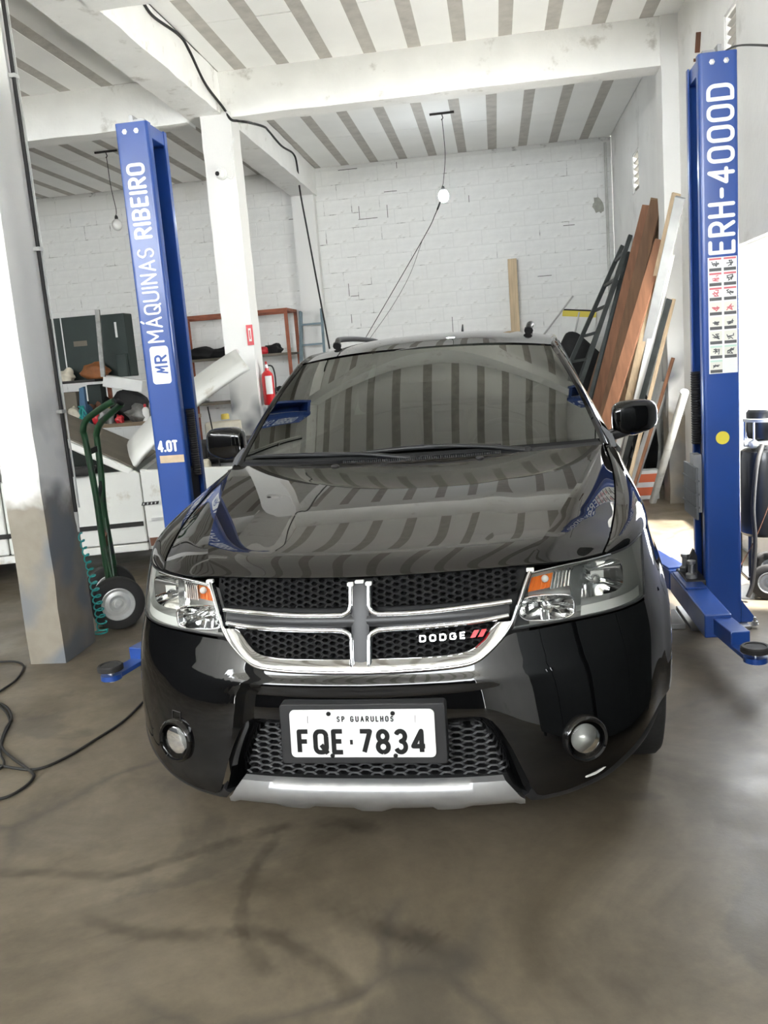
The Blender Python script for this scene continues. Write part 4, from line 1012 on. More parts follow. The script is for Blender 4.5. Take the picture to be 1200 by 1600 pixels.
# ---- cabin
MB().grid([[V(x*.76, y+.15*abs(x)**2, z) for x in nx] for y, z in ((1.32,1.10),(1.6,1.115),(1.9,1.118),(2.05,1.09),(2.12,1.0),(2.14,.75))]).build('dashboard', 'cabin_dark', car, smooth=60)
sw = V(.37, 2.22, 1.04); ax = unit(V(0, .86, .45)); u, w_ = V(1,0,0), np.cross(unit(V(0,.86,.45)), V(1,0,0))
stw = MB().tube([sw+.185*(math.cos(a)*u+math.sin(a)*w_) for a in np.linspace(0, 2*PI, 40)[:-1]], .015, 10, closed=True).build('steering_wheel', 'black_plastic', car, smooth=60)
m = MB().lathe(sw-ax*.02, ax, [(0,-.04),(.06,-.03),(.065,0),(.04,.02)], 20)
for a in (0, PI, -PI/2): m.bar(sw, sw+.18*(math.cos(a)*u+math.sin(a)*w_), .03, .014)
m.build('steering_hub', 'black_plastic', stw, smooth=40)
for (x, y) in ((-.38, 2.75), (.38, 2.75), (-.40, 3.65), (.40, 3.65)):
    st = MB().box((x-.25, y-.45, .45), (x+.25, y+.05, .66)).build('seat', 'cabin_seat', car, bevel=.06, seg=3)
    MB().obox((x, y+.10, .93), V(.24,0,0), V(0,.06,-.012), V(0,.06,.30)).build('seat_back', 'cabin_seat', st, bevel=.05, seg=3)
    MB().obox((x, y+.16, 1.33), V(.13,0,0), V(0,.05,-.01), V(0,.015,.09)).build('headrest', 'cabin_seat', st, bevel=.04, seg=3)
c = ws_pt(0, .86, -.09); MB().obox(c, V(.12,0,0), V(0,.015,-.006), V(0,.01,.032)).build('rear_view_mirror', 'black_plastic', car, bevel=.012)
MB().box((-.72, 1.45, .30), (.72, 4.5, .44)).build('cabin_floor', 'cabin_dark', car)
# antenna stub on the roof
MB().tube([(.05, 4.1, 1.64), (.05, 4.13, 1.69), (.05, 4.20, 1.75)], [.02, .010, .004], 8).build('antenna', 'black_plastic', car, smooth=60)
# ================================================================== BLUE TWO-POST LIFT
pm('lift_blue', (.016,.062,.27), .33, spec=.5, var=.07, scale=3, rvar=.05, coat=.3, crough=.1)
pm('lift_black', (.012,.012,.013), .5)
pm('letter_white', (.84,.86,.88), .5)
pm('sticker_white', (.85,.85,.82), .5); pm('sticker_cream', (.78,.77,.68), .5); pm('sticker_red', (.66,.16,.18), .5); pm('sticker_green', (.55,.72,.62), .5); pm('sticker_dark', (.10,.10,.10), .5)
pm('sticker_beige', (.55,.42,.28), .6, var=.1, scale=30); pm('dot_yellow', (.80,.66,.06), .5)
pm('bolt_steel', (.62,.62,.62), .28, 1.0); pm('rubber_gray', (.10,.105,.11), .6, var=.1, scale=30); pm('rubber_black', (.020,.019,.018), .8, var=.3, scale=20)
pm('steel_gray', (.30,.30,.30), .45, .7, var=.1, scale=10)
YP0, YP1, ZP = 2.35, 2.65, 2.88
def rounded(pts, r, n=5):
    out = [np.array(pts[0], float)]
    for i in range(1, len(pts)-1):
        a, b, c = (np.array(q, float) for q in pts[i-1:i+2]); u, v = unit(a-b), unit(c-b)
        for k in range(n+1):
            t = k/n; p0, p2 = b+u*r, b+v*r; out.append((1-t)**2*p0+2*t*(1-t)*b+t*t*p2)
    out.append(np.array(pts[-1], float)); return out
def post(xo, xi, label):
    """xo outer side, xi inner (open) side"""
    s = 1 if xi > xo else -1
    p = thing('car_lift_post', label, 'car lift', (xo+s*.09, 2.5, 0)); O = np.array([xo+s*.09, 2.5, 0]); p['group'] = 'posts of the blue two-post car lift'
    def sub(mb, *a, **k):
        mb.v = [tuple(np.array(q)-O) for q in mb.v]; return mb.build(*a, **k)
    line = rounded([(xi-s*.004, YP0+.055), (xi-s*.004, YP0+.004), (xo+s*.004, YP0+.004), (xo+s*.004, YP1-.004), (xi-s*.004, YP1-.004), (xi-s*.004, YP1-.055)], .016)
    t = .004; L_, R_ = [], []
    for i, q in enumerate(line):
        d = unit(line[min(i+1, len(line)-1)]-line[max(i-1, 0)]); n = np.array([-d[1], d[0]]); L_.append(q+n*t); R_.append(q-n*t)
    ring = L_+R_[::-1]; m = MB(); k = len(ring)
    m.add([(a, b, .02) for a, b in ring]+[(a, b, ZP) for a, b in ring], [(i, (i+1) % k, (i+1) % k+k, i+k) for i in range(k)]+[tuple(range(k, 2*k)), tuple(range(k-1, -1, -1))])
    col = sub(m, 'post_column', 'lift_blue', p, smooth=40)
    sub(MB().box((min(xo,xi)+.012, YP0+.012, ZP-.075), (max(xo,xi)-.004, YP1-.012, ZP-.004)), 'top_cap', 'lift_blue', p, bevel=.004)
    sub(MB().box((xo+s*.04, 2.44, ZP), (xo+s*.055, 2.50, ZP+.055)).box((xo+s*.06, 2.40, ZP), (xo+s*.13, 2.46, ZP+.018)), 'pulley_bracket', 'steel_gray', p) if False else None
    sub(MB().box((xo+s*.055, 2.43, ZP-.01), (xo+s*.075, 2.50, ZP+.055)), 'pulley_bracket', 'steel_gray', p)
    sub(MB().box((xo+s*.10, 2.37, ZP-.01), (xo+s*.16, 2.41, ZP+.016)), 'top_clip', 'steel_gray', p)
    for f in (.30, .66):
        c = V(lerp(xo, xi, f if s > 0 else 1-f if False else f), YP0-.001, ZP-.045)
        sub(MB().lathe(c, (0,-1,0), [(.014,0),(.014,.003),(.010,.003),(.010,.009),(.0,.011)], 6), 'bolt', 'bolt_steel', p, smooth=30)
    # base plate, gusset, anchors
    sub(MB().box((min(xo,xi)-.09, YP0-.06, 0), (max(xo,xi)+.03, YP1+.06, .018)), 'base_plate', 'steel_gray', p, bevel=.003)
    sub(MB().prism([(xo, YP0+.01, .018), (xo-s*.085, YP0+.01, .018), (xo, YP0+.01, .14)], (0, .008, 0)), 'gusset', 'lift_blue', p)
    sub(MB().prism([(xo, YP1-.02, .018), (xo-s*.085, YP1-.02, .018), (xo, YP1-.02, .14)], (0, .008, 0)), 'gusset', 'lift_blue', p)
    for y in (YP0-.035, YP1+.035):
        for x in (xo-s*.055, xi-s*.02):
            sub(MB().lathe((x, y, .018), (0,0,1), [(.020,0),(.020,.004),(.015,.004),(.015,.018),(.008,.018),(.008,.04),(0,.04)], 6), 'anchor_bolt', 'bolt_steel', p)
    # carriage in the slot, chain, cable
    sub(MB().box((min(xo,xi)+.03, YP0+.065, .12), (max(xo,xi)-.02, YP1-.065, 1.02)), 'carriage', 'lift_black', p, bevel=.006)
    m = MB(); x = xi-s*.012; G = []
    zs = np.linspace(.98, 1.36, 60)
    m.tube([(xi+s*.012, YP0+.12, z) for z in zs], [.021+.005*(i % 2) for i in range(60)], 10); sub(m, 'corrugated_hose', 'lift_black', p, smooth=60)
    sub(MB().cyl((x, YP0+.075, 1.0), (x, YP0+.075, ZP-.08), .005, 8), 'steel_cable', 'bolt_steel', p, smooth=60)
    # inner guide plate visible in the slot
    sub(MB().box((xo+s*.05-.004, YP0+.03, .1), (xo+s*.05+.004, YP1-.03, ZP-.08)), 'inner_guide', 'lift_blue', p)
    # pivot block and safety lock
    sub(MB().box((min(xi-s*.01, xi+s*.10), 2.36, .10), (max(xi-s*.01, xi+s*.10), 2.64, .26)), 'arm_bracket', 'lift_black', p, bevel=.008)
    for yy, dz in ((2.42, 0), (2.58, 0)):
        sub(MB().lathe((xi+s*.06, yy, .26), (0,0,1), [(.030,0),(.030,.02),(.018,.03),(.018,.075),(.024,.08),(.024,.095),(0,.095)], 16), 'pivot_pin', 'steel_gray', p, smooth=40)
    sub(MB().prism([(xi+s*.01, 2.50, .26), (xi+s*.075, 2.50, .27), (xi+s*.06, 2.50, .33), (xi+s*.03, 2.50, .40), (xi+s*.012, 2.50, .36)], (0, .03, 0)), 'safety_lock', 'lift_black', p)
    return p, sub
def arm(sub, p, A, B, C, name='arm'):
    """telescopic arm: outer box A->B, inner tongue B->C, round rubber pad at C"""
    A, B, C = (np.asarray(q, float) for q in (A, B, C)); d = unit(B-A); side = unit(np.cross(d, V(0,0,1)))
    o = sub(MB().bar(A, B, .125, .115), name, 'lift_blue', p, bevel=.006)
    sub(MB().bar(A+d*.03+V(0,0,.062), lerp(A, B, .45)+V(0,0,.062), .110, .012), 'arm_gusset', 'lift_blue', o, bevel=.004)
    sub(MB().bar(B-d*.2, lerp(B, C, .62), .088, .080), 'arm_tongue', 'lift_blue', o, bevel=.005)
    e = lerp(B, C, .55); dd = unit(C-e)
    sub(MB().bar(e+V(0,0,-.028), C+V(0,0,-.042), .085, .022), 'pad_plate', 'lift_blue', o, bevel=.004)
    sub(MB().lathe(C+V(0,0,-.054), (0,0,1), [(.050,0),(.050,.024),(0,.024)], 24), 'pad_seat', 'lift_blue', o, smooth=40)
    sub(MB().lathe(C+V(0,0,-.068), (0,0,1), [(.016,0),(.016,.062),(0,.062)], 16), 'pad_screw', 'bolt_steel', o, smooth=40)
    pad = sub(MB().lathe(C+V(0,0,-.012), (0,0,1), [(.050,0),(.062,.004),(.062,.024),(.056,.030),(.046,.030),(.044,.026),(.0,.026)], 28), 'rubber_pad', 'rubber_black', o, smooth=40)
    m = MB()
    for k in range(8):
        a = 2*PI*k/8; m.bar(C+V(.012*math.cos(a), .012*math.sin(a), .0155), C+V(.040*math.cos(a), .040*math.sin(a), .0155), .008, .006)
    mm = m; mm.v = [tuple(np.array(q)-O_) for q in mm.v] if False else mm.v
    return o
# left post ----------------------------------------------------------
pL, subL = post(-1.497, -1.318, 'blue lift post with white maker lettering and 4.0T, left of the black car')
arm(subL, pL, (-1.25, 2.46, .185), (-1.345, 1.95, .185), (-1.505, 1.495, .182))
arm(subL, pL, (-1.25, 2.54, .185), (-1.22, 3.15, .185), (-1.15, 3.60, .182))
def zL(py, x=230): return AY(x, py, YP0)[2]
fx = -1.318-.035
t = text_mesh('MÁQUINAS', V(fx-.012, YP0-.001, zL(534, 245)), V(0,0,1), V(-1,0,0), .086, w=.125, sp=.20, fit=zL(390, 225)-zL(534, 245)); subL(t, 'maker_lettering', 'letter_white', pL)
t = text_mesh('RIBEIRO', V(fx-.012, YP0-.001, zL(371, 222)), V(0,0,1), V(-1,0,0), .086, w=.20, sp=.18, fit=zL(258, 207)-zL(371, 222)); subL(t, 'maker_lettering', 'letter_white', pL)
z0, z1 = zL(600, 252), zL(541, 247); cx, cz = (fx-.047), (z0+z1)/2
lg = subL(MB().prism([V(cx+a, YP0-.0012, cz+b) for a, b in rrect(.053, (z1-z0)/2, .018)], (0, .001, 0)), 'maker_emblem', 'letter_white', pL)
t = text_mesh('R', V(cx+.036, YP0-.0018, cz+.014), V(0,0,1), V(-1,0,0), .062, w=.20, fit=.034); 
M2 = MB(); vs, fs = strokes([[(-.042,-.028),(-.030,.020),(-.020,-.012),(.004,.026),(.004,-.030)]], .0125)
M2.v = [tuple(V(cx-q[1]*1.15+.002, YP0-.0018, cz-.012+q[0]*.75)) for q in vs]; M2.f = fs; M2.v = [tuple(V(q[0], q[1]-1e-5*i, q[2])) for i, q in enumerate(M2.v)]; t.add(M2.v, M2.f); subL(t, 'emblem_letters', 'lift_blue', lg)
t = text_mesh('4.0T', V(AY(249, 705, YP0)[0], YP0-.001, AY(249, 705, YP0)[2]), V(1,0,-.01), V(0,0,1), .052, w=.26, sp=.16, fit=.105); subL(t, 'capacity_lettering', 'letter_white', pL)
a, b = AY(251, 724, YP0), AY(287, 710, YP0); subL(MB().box((a[0], YP0-.0015, a[2]), (b[0], YP0, b[2])), 'beige_sticker', 'sticker_beige', pL)
# right post ---------------------------------------------------------
pR, subR = post(1.656, 1.473, 'blue lift post with white model number and warning stickers, right of the black car')
arm(subR, pR, (1.40, 2.62, .185), (1.405, 1.80, .185), (1.482, 1.470, .182))
arm(subR, pR, (1.40, 2.66, .185), (1.30, 3.25, .185), (1.16, 3.65, .182))
def zR(py, x=1130): return AY(x, py, YP0)[2]
def xR(px, py=500): return AY(px, py, YP0)[0]
t = text_mesh('ERH-4000D', V(xR(1146, 390), YP0-.001, zR(394)), V(0,0,1), V(-1,0,0), xR(1147, 260)-xR(1110, 260), w=.17, sp=.20, fit=zR(133)-zR(394)); subR(t, 'model_lettering', 'letter_white', pR)
c = AY(1129, 684, YP0); subR(MB().lathe(c+V(0,-.001,0), (0,-1,0), [(.034,0),(.034,.001),(0,.001)], 32), 'yellow_dot', 'dot_yellow', pR)
x0, x1, z0, z1 = xR(1107, 500), xR(1152, 490), zR(583), zR(401)
ss = subR(MB().box((x0, YP0-.0015, z0), (x1, YP0, z1)), 'warning_sticker', 'sticker_white', pR)
cwid, chh = (x1-x0)/2, (z1-z0)/8
rnd = random.Random(3)
for r in range(8):
    for c_ in range(2):
        if r == 7 and c_ == 1: continue
        ax_, az = x0+c_*cwid+.006, z1-(r+1)*chh+.004; w_, h_ = cwid-.011, chh-.008; y = YP0-.0022
        subR(MB().box((ax_, y, az), (ax_+w_, y+.0006, az+h_)), 'pictogram_card', 'sticker_cream' if r > 2 else 'sticker_white', ss)
        subR(MB().box((ax_, y-.0006, az), (ax_+w_, y, az+h_*.24)), 'caption_bar', 'sticker_dark', ss)
        if r < 3 or r > 5: subR(MB().box((ax_, y-.0006, az+h_*.86), (ax_+w_, y, az+h_)), 'header_bar', 'sticker_red' if r < 3 else 'sticker_green', ss)
        P = [[(rnd.uniform(.2, .8), rnd.uniform(.32, .8)) for _ in range(3)] for _ in range(3)]+[[(.25, .55), (.75, .60)]]
        vs, fs = strokes([[(q[0]*w_, q[1]*h_) for q in pl_] for pl_ in P], .0045); m = MB(); m.v = [tuple(V(ax_+q[0], y-.0007-4e-6*i, az+q[1])) for i, q in enumerate(vs)]; m.f = fs
        subR(m, 'pictogram', 'sticker_red' if (r, c_) in ((1,0),(2,0),(3,0),(3,1)) else 'sticker_dark', ss)
# ribbed rubber door guard on the right carriage
gd = subR(MB().box((1.418, 2.30, .60), (1.432, 2.60, .875)), 'door_guard', 'rubber_gray', pR, bevel=.003)
for z in (.665, .735, .805): subR(MB().box((1.412, 2.295, z-.004), (1.436, 2.605, z+.004)), 'guard_rib', 'bolt_steel' if False else 'rubber_gray', gd)
subR(MB().box((1.432, 2.40, .62), (1.47, 2.50, .93)), 'guard_holder', 'steel_gray', pR)
# flat cover plate on the floor between the posts
o = MB().box((-1.15, 2.33, .0), (1.36, 2.60, .030)).build('cable_cover_plate', 'steel_gray', bevel=.004); tag(o, 'flat grey steel cover plate on the floor running between the lift posts', 'cover plate')
# ================================================================== LEFT SIDE
pm('white_enamel', (.74,.74,.70), .35, var=.05, scale=3, coat=.3, crough=.15, col2=(.50,.46,.38), amt=.14, dscale=4)
pm('old_rubber', (.020,.019,.018), .8, var=.25, scale=10)
pm('rust_brown', (.13,.055,.03), .8, var=.3, scale=8)
pm('green_steel', (.012,.055,.020), .4, var=.3, scale=6, col2=(.03,.03,.028), amt=.4, dscale=7)
pm('galvanised', (.55,.55,.53), .38, .35, var=.12, scale=12)
pm('brown_sheet', (.15,.13,.10), .75, var=.12, scale=4)
pm('window_dark', (.02,.024,.022), .12, spec=.6)
pm('teal_plastic', (.02,.30,.28), .4)
pm('cable_black', (.014,.013,.012), .6)
pm('angle_iron_red', (.26,.075,.035), .65, var=.25, scale=10)
pm('shelf_dark', (.030,.028,.026), .8, var=.2, scale=6)
pm('carton_green', (.012,.024,.020), .6, var=.12, scale=6); pm('carton_white', (.72,.72,.70), .55, var=.06, scale=7)
pm('rust_leather', (.24,.085,.025), .6, var=.25, scale=9, bump=.2); pm('cream_bag', (.62,.57,.46), .6, var=.15, scale=10)
pm('red_plastic', (.55,.02,.03), .35); pm('blue_cloth', (.06,.13,.22), .8); pm('black_cloth', (.012,.012,.012), .85, var=.3, scale=9)
pm('yellow_plastic', (.72,.55,.10), .45); pm('cast_grey', (.22,.22,.21), .5, .6, var=.3, scale=14); pm('wood_bench', (.23,.17,.11), .75, var=.2, scale=3, stretch=(1,8,8))
pm('ladder_blue', (.16,.22,.25), .55, var=.15, scale=9); pm('extinguisher_red', (.60,.015,.02), .28, coat=.4)
pm('wall_white_plastic', (.80,.80,.78), .4)

# ---- white car with its bonnet open (side plane turned 14 degrees)
WA = math.radians(14); WO = V(-2.8, 4.05, 0); WD = V(math.cos(WA), math.sin(WA), 0); WN = V(math.sin(WA), -math.cos(WA), 0)
wc = thing('white_car', 'old white car with open bonnet and black side strip, behind the hand truck', 'car', tuple(WO), WA)
def wl(px, py, off=0.0):
    """pixel -> (s, z) on the car's side plane (off = metres behind it)"""
    d = RIGHT*((px-600)/F_PX)-UP*((py-800)/F_PX)+FWD; o = WO-WN*off
    t = np.dot(o-CAM, WN)/np.dot(d, WN); P = CAM+d*t; return np.dot(P-o, WD), P[2]
# local frame: x = along the side, y = into the car, z up
def slab(name, pts, y0, y1, mat, parent=wc, **k): return MB().prism([V(a, y0, b) for a, b in pts], (0, y1-y0, 0)).build(name, mat, parent, **k)
sA, zA = wl(217, 735)               # door front edge at the belt
beltz = zA
S0, S1 = sA-2.6, sA+1.25
arch = [(sA+.50+.34*math.cos(a), .27+.34*math.sin(a)) for a in np.linspace(0, PI, 14)]
fenp = [(sA+.006, .30), (sA+.006, beltz), (S1-.02, beltz-.06), (S1, beltz-.14), (S1, .24), (sA+.86, .24)]+arch+[(sA+.14, .24)]
for yy in (0.0, 1.38): slab('fender', fenp, yy, yy+.05, 'white_enamel', bevel=.01)
slab('lower_trim', [(sA+.02, .235), (sA+.14, .235), (sA+.14, .30), (sA+.02, .30)], -.006, .05, 'rust_brown')
slab('nose_panel', [(S1-.05, .24), (S1, .24), (S1, beltz-.14), (S1-.05, beltz-.12)], .05, 1.38, 'white_enamel')
slab('firewall', [(sA+.0, .2), (sA+.05, .2), (sA+.05, beltz), (sA, beltz)], .05, 1.38, 'white_enamel')
slab('bay_floor', [(sA+.05, .40), (S1-.05, .40), (S1-.05, .46), (sA+.05, .46)], .05, 1.38, 'old_rubber')
dp = [(sA-1.05, .27), (sA-1.05, beltz), (sA-.03, beltz), (sA, beltz-.03), (sA, .27)]
door = slab('front_door', dp, -.002, .05, 'white_enamel', bevel=.012)
slab('rear_door', [(S0+.3, .27), (S0+.3, beltz), (sA-1.06, beltz), (sA-1.06, .27)], -.002, .05, 'white_enamel', bevel=.012)
slab('tail', [(S0, .30), (S0, beltz), (S0+.29, beltz), (S0+.29, .27)], 0, 1.43, 'white_enamel', bevel=.02)
slab('sill_panel', [(S0+.3, .20), (S0+.3, .262), (sA+.0, .262), (sA, .20)], .01, 1.42, 'white_enamel', bevel=.01)
slab('far_side', [(S0+.3, .27), (S0+.3, beltz), (sA, beltz), (sA, .27)], 1.38, 1.43, 'white_enamel')
slab('cabin_floor', [(S0+.3, .26), (S0+.3, .32), (sA, .32), (sA, .26)], .05, 1.38, 'old_rubber')
# black side strip with grooves, handle-side trim and illegible badge
zs = wl(180, 822)[1]
slab('side_strip', [(S0+.32, zs-.018), (S0+.32, zs+.018), (sA-.015, zs+.018), (sA-.015, zs-.018)], -.012, -.002, 'old_rubber')
z2 = wl(235, 812)[1]; slab('fender_trim', [(sA+.05, z2-.012), (sA+.05, z2+.012), (sA+.40, z2+.012), (sA+.40, z2-.012)], -.010, .0, 'galvanised')
b0, b1 = wl(221, 788), wl(247, 783); bd = slab('fender_badge', [(b0[0], b0[1]-.010), (b0[0]+.008, b0[1]+.014), (b1[0]+.008, b0[1]+.014), (b1[0], b0[1]-.010)], -.008, .0, 'old_rubber')
for i in range(4):
    a = b0[0]+.012+(b1[0]-b0[0])*i/4.3; slab('badge_mark', [(a, b0[1]-.006), (a+.004, b0[1]+.010), (a+.014, b0[1]+.010), (a+.010, b0[1]-.006)], -.010, -.008, 'galvanised', bd)
# roof, pillars, glass
rz = beltz+.50; ap = wl(112, 663)
slab('roof', [(S0+.35, rz), (sA-1.02, rz), (sA-.98, rz+.03), (S0+.35, rz+.04)], .12, 1.32, 'white_enamel', bevel=.015)
m = MB().bar(V(sA-.06, .02, beltz-.01), V(sA-1.0, .13, rz+.01), .05, .055).build('windshield_pillar', 'white_enamel', wc, bevel=.012)
m = MB().bar(V(sA-.06, 1.41, beltz-.01), V(sA-1.0, 1.30, rz+.01), .05, .055).build('windshield_pillar', 'white_enamel', wc, bevel=.012)
slab('side_glass', [(sA-1.02, beltz), (sA-.14, beltz), (sA-.98, rz-.01), (sA-1.02, rz-.01)], .05, .058, 'window_dark')
slab('rear_glass', [(S0+.4, beltz), (sA-1.06, beltz), (sA-1.06, rz), (S0+.5, rz)], .05, .058, 'window_dark')
MB().add([V(sA-.05, .06, beltz+.015), V(sA-.98, .14, rz+.04), V(sA-.98, 1.29, rz+.04), V(sA-.05, 1.37, beltz+.015)], [(0,1,2,3)]).build('windshield_cover', 'brown_sheet', wc, solid=.012)
# side mirror and wiper lumps in front of the glass
MB().obox((sA-.42, -.06, beltz+.04), V(.10,0,0), V(0,.05,0), V(.02,0,.035)).build('side_mirror', 'old_rubber', wc, bevel=.02)
# open bonnet, hinged at the cowl
hn0 = V(sA-.02, .03, beltz+.02); 
tipw = AY(391, 578, 4.42); tl = V(np.dot(tipw-WO, WD), -np.dot(tipw-WO, WN), tipw[2])
d = unit(tl-hn0); n_ = unit(np.cross(V(0,1,0), d)); Lb = np.linalg.norm(tl-hn0); G = []
for i in range(15):
    t = i/14; row = []
    for k in range(11):
        v = k/10; y = lerp(.03, 1.36, v); bow = .05*math.sin(PI*t)**.8
        row.append(hn0+d*(Lb*t)+V(0, y-.03, 0)-n_*(bow*(.3 if False else 1))*0+(n_ if n_[2] > 0 else -n_)*(.17*min(v/.35, 1)**.7+.03*v+bow))
    G.append(row)
bon = MB().grid(G).build('bonnet', 'white_enamel', wc, smooth=60, solid=.035)
MB().tube([hn0+d*(Lb*.62)+V(0,.06,0), V(sA+.62, .12, beltz-.05)], .006, 6).build('bonnet_stay', 'old_rubber', wc)
# engine bay things
eb = lambda nm, lo, hi, mat, bv=.01: MB().box(lo, hi).build(nm, mat, wc, bevel=bv)
eb('engine_block', (sA+.22, .35, .46), (sA+.85, 1.05, beltz-.02), 'cast_grey', .04); _b0, _b1 = wl(324, 690, .50), wl(376, 656, .50); eb('battery', (_b0[0], .42, _b0[1]), (_b1[0], .58, _b1[1]), 'cream_bag'); eb('engine_cover', (_b0[0]-.12, .30, beltz-.03), (_b1[0]+.12, .80, _b0[1]), 'old_rubber', .03); eb('coolant_tank', (sA+.42, .06, beltz-.12), (sA+.54, .26, beltz+.03), 'cream_bag', .02)
eb('air_box', (sA+.30, .12, beltz-.10), (sA+.52, .50, beltz+.16), 'old_rubber', .03); eb('fuse_box', (sA+.84, .12, beltz-.15), (sA+1.05, .42, beltz-.01), 'old_rubber', .02)
_yc = wl(352, 655, .46); MB().lathe((_yc[0], .48, _yc[1]), (0,0,1), [(.034,0),(.034,.035),(.026,.045),(.0,.045)], 16).build('yellow_cap', 'yellow_plastic', wc, smooth=40)
MB().tube(spl([(sA+.25,.3,beltz-.02),(sA+.36,.2,beltz+.08),(sA+.52,.16,beltz+.02),(sA+.62,.4,beltz)], 20), .016, 8).build('radiator_hose', 'old_rubber', wc, smooth=60)
# wheels
def plain_wheel(parent, c, ax, R, w, rim, mat_rim='galvanised', mat_t='old_rubber', nm='wheel'):
    wt = MB().lathe(c, ax, [(rim,-w),(R*.86,-w*1.08),(R*.97,-w*.8),(R,-w*.4),(R,w*.4),(R*.97,w*.8),(R*.86,w*1.08),(rim,w)], 40, closed=True).build(nm, mat_t, parent, smooth=40)
    MB().lathe(c, ax, [(rim,-w),(rim*1.03,-w*.9),(rim*.9,-w*.5),(rim*.86,w*.35),(rim*.96,w*.8),(rim*1.06,w*1.06),(rim*1.0,w*1.1),(rim*.90,w*.75),(rim*.80,w*.55),(rim*.62,w*.7),(rim*.55,w*.72),(rim*.38,w*.3),(rim*.30,w*.3),(rim*.26,w*.62),(rim*.16,w*.66),(rim*.14,w*.4),(0,w*.4)], 40).build('rim', mat_rim, wt, smooth=30)
    return wt
for (s_, y) in ((sA+.50, .10), (sA+.50, 1.33), (S0+.55, .10), (S0+.55, 1.33)): plain_wheel(wc, V(s_, y, .285), V(0, -1 if y < .5 else 1, 0), .285, .075, .17)

# ---- green hand truck
HW = GZ(186, 984)                    # contact of the near wheel
ha = math.radians(38)                # axle direction seen from above
axd = V(-math.sin(ha)*-1*.0+math.cos(ha)*0, 0, 0)
ht = thing('hand_truck', 'green tubular hand truck with silver-rimmed wheels, beside the near column', 'hand truck', (HW[0], HW[1]+.03, 0))
HO = np.array([HW[0], HW[1]+.03, 0.0]); AXW = unit(V(math.sin(math.radians(30)), -math.cos(math.radians(30)), 0))   # wheel axis toward the camera side
c1 = V(0, 0, .168); c2 = c1-AXW*.42
for c in (c1, c2): 
    w_ = plain_wheel(ht, c, AXW, .168, .045, .098)
MB().cyl(c1, c2, .014, 12).build('axle', 'green_steel', ht, smooth=60)
def ph(px, py, y): return AY(px, py, y)-HO
ya, yb = HO[1]+.02, HO[1]+.14
up1 = [ph(166, 885, ya), ph(158, 830, ya), ph(150, 775, ya), ph(134, 690, ya), ph(130, 672, ya-.01), ph(136, 655, ya-.02), ph(166, 633, ya-.10), ph(178, 627, ya-.12)]
up2 = [ph(170, 860, yb)+V(.02,.0,-.1), ph(163, 800, yb), ph(158, 740, yb), ph(152, 690, yb), ph(151, 676, yb-.01), ph(158, 660, yb-.03), ph(180, 640, yb-.10), ph(190, 631, yb-.12)]
for u_ in (up1, up2): MB().tube(spl(u_, 40), .020, 10).build('upright', 'green_steel', ht, smooth=60)
MB().tube([up1[-1], lerp(up1[-1], up2[-1], .5)+V(0,0,.01), up2[-1]], .0155, 10).build('handle_bar', 'black_cloth', ht, smooth=60)
for f, g in ((2, 2), (3, 3)):
    MB().bar(lerp(up1[f], up1[f-1], .2), lerp(up2[g], up2[g-1], .2), .012, .035).build('cross_bar', 'lift_black', ht)
MB().bar(lerp(up1[0], up1[1], .6), lerp(up2[0], up2[1], .6), .02, .06).build('axle_bracket', 'rust_brown', ht)
for a, b in ((up1[1], c1), (up2[1], c2), (up2[1], c1)): MB().tube([a, b-V(0,0,.0)], .009, 8).build('brace', 'green_steel', ht)
tp = np.array(up1[0])*0+V(-.12, -.02, .012)
MB().obox(V(-.10, .20, .010), V(.10,.05,0), V(-.06,.16,0), V(0,0,.006)).build('toe_plate', 'green_steel', ht)
for a in (up1[0], up2[0]): MB().tube([a, V(a[0]-.02, a[1]+.02, .014)], .0155, 8).build('lower_upright', 'green_steel', ht)

# ---- air hose line down the near column, teal coil
xs_ = -2.072
P = [AX(2, 30, xs_), AX(28, 210, xs_), AX(55, 400, xs_), AX(84, 600, xs_), AX(113, 800, xs_)]
air = thing('air_line', 'black air pipe with brass end running down the near left column', 'air pipe', (xs_, 2.42, .8)); AO = V(xs_, 2.42, .8)
zz = P[-1][2]
MB().tube([V(.022, P[-1][1]-2.42, zz-.8), V(.022, P[0][1]-2.42, 4.2-.8)], .011, 10).build('pipe', 'cable_black', air, smooth=60)
MB().tube([V(.030, P[-1][1]-2.42+.03, zz-.8+.02), V(.026, P[0][1]-2.42+.03, 4.2-.8)], .006, 8).build('thin_cable', 'galvanised', air, smooth=60)
MB().lathe(V(.022, P[-1][1]-2.42, zz-.8-.12), (0,0,1), [(.006,0),(.008,.02),(.006,.03),(.010,.06),(.012,.09),(.012,.12)], 14).build('brass_coupling', 'galvanised', air, smooth=40)
for z in (1.4, 2.3, 3.2): MB().bar(V(.002, P[-1][1]-2.42, z-.8), V(.036, P[-1][1]-2.42, z-.8), .05, .02).build('pipe_clip', 'galvanised', air)
top = V(-2.045, P[-1][1], zz-.13); pts = []
bot = GZ(158, 992)+V(.0, .0, .03); n = 150
for i in range(n):
    t = i/(n-1); c = lerp(top, bot, t)+V(.012*math.sin(PI*t), .03*t, 0); r = .012+.022*t; a = t*2*PI*14
    pts.append(c+V(r*math.cos(a), r*math.sin(a)*.8, .012*math.sin(a)))
pts += [bot+V(.04*math.cos(a), .04*math.sin(a), -.012) for a in np.linspace(0, 2*PI, 20)]
o = MB().tube(pts, .0048, 6).build('coiled_air_hose', 'teal_plastic', smooth=60); tag(o, 'teal coiled air hose hanging beside the near left column', 'hose')

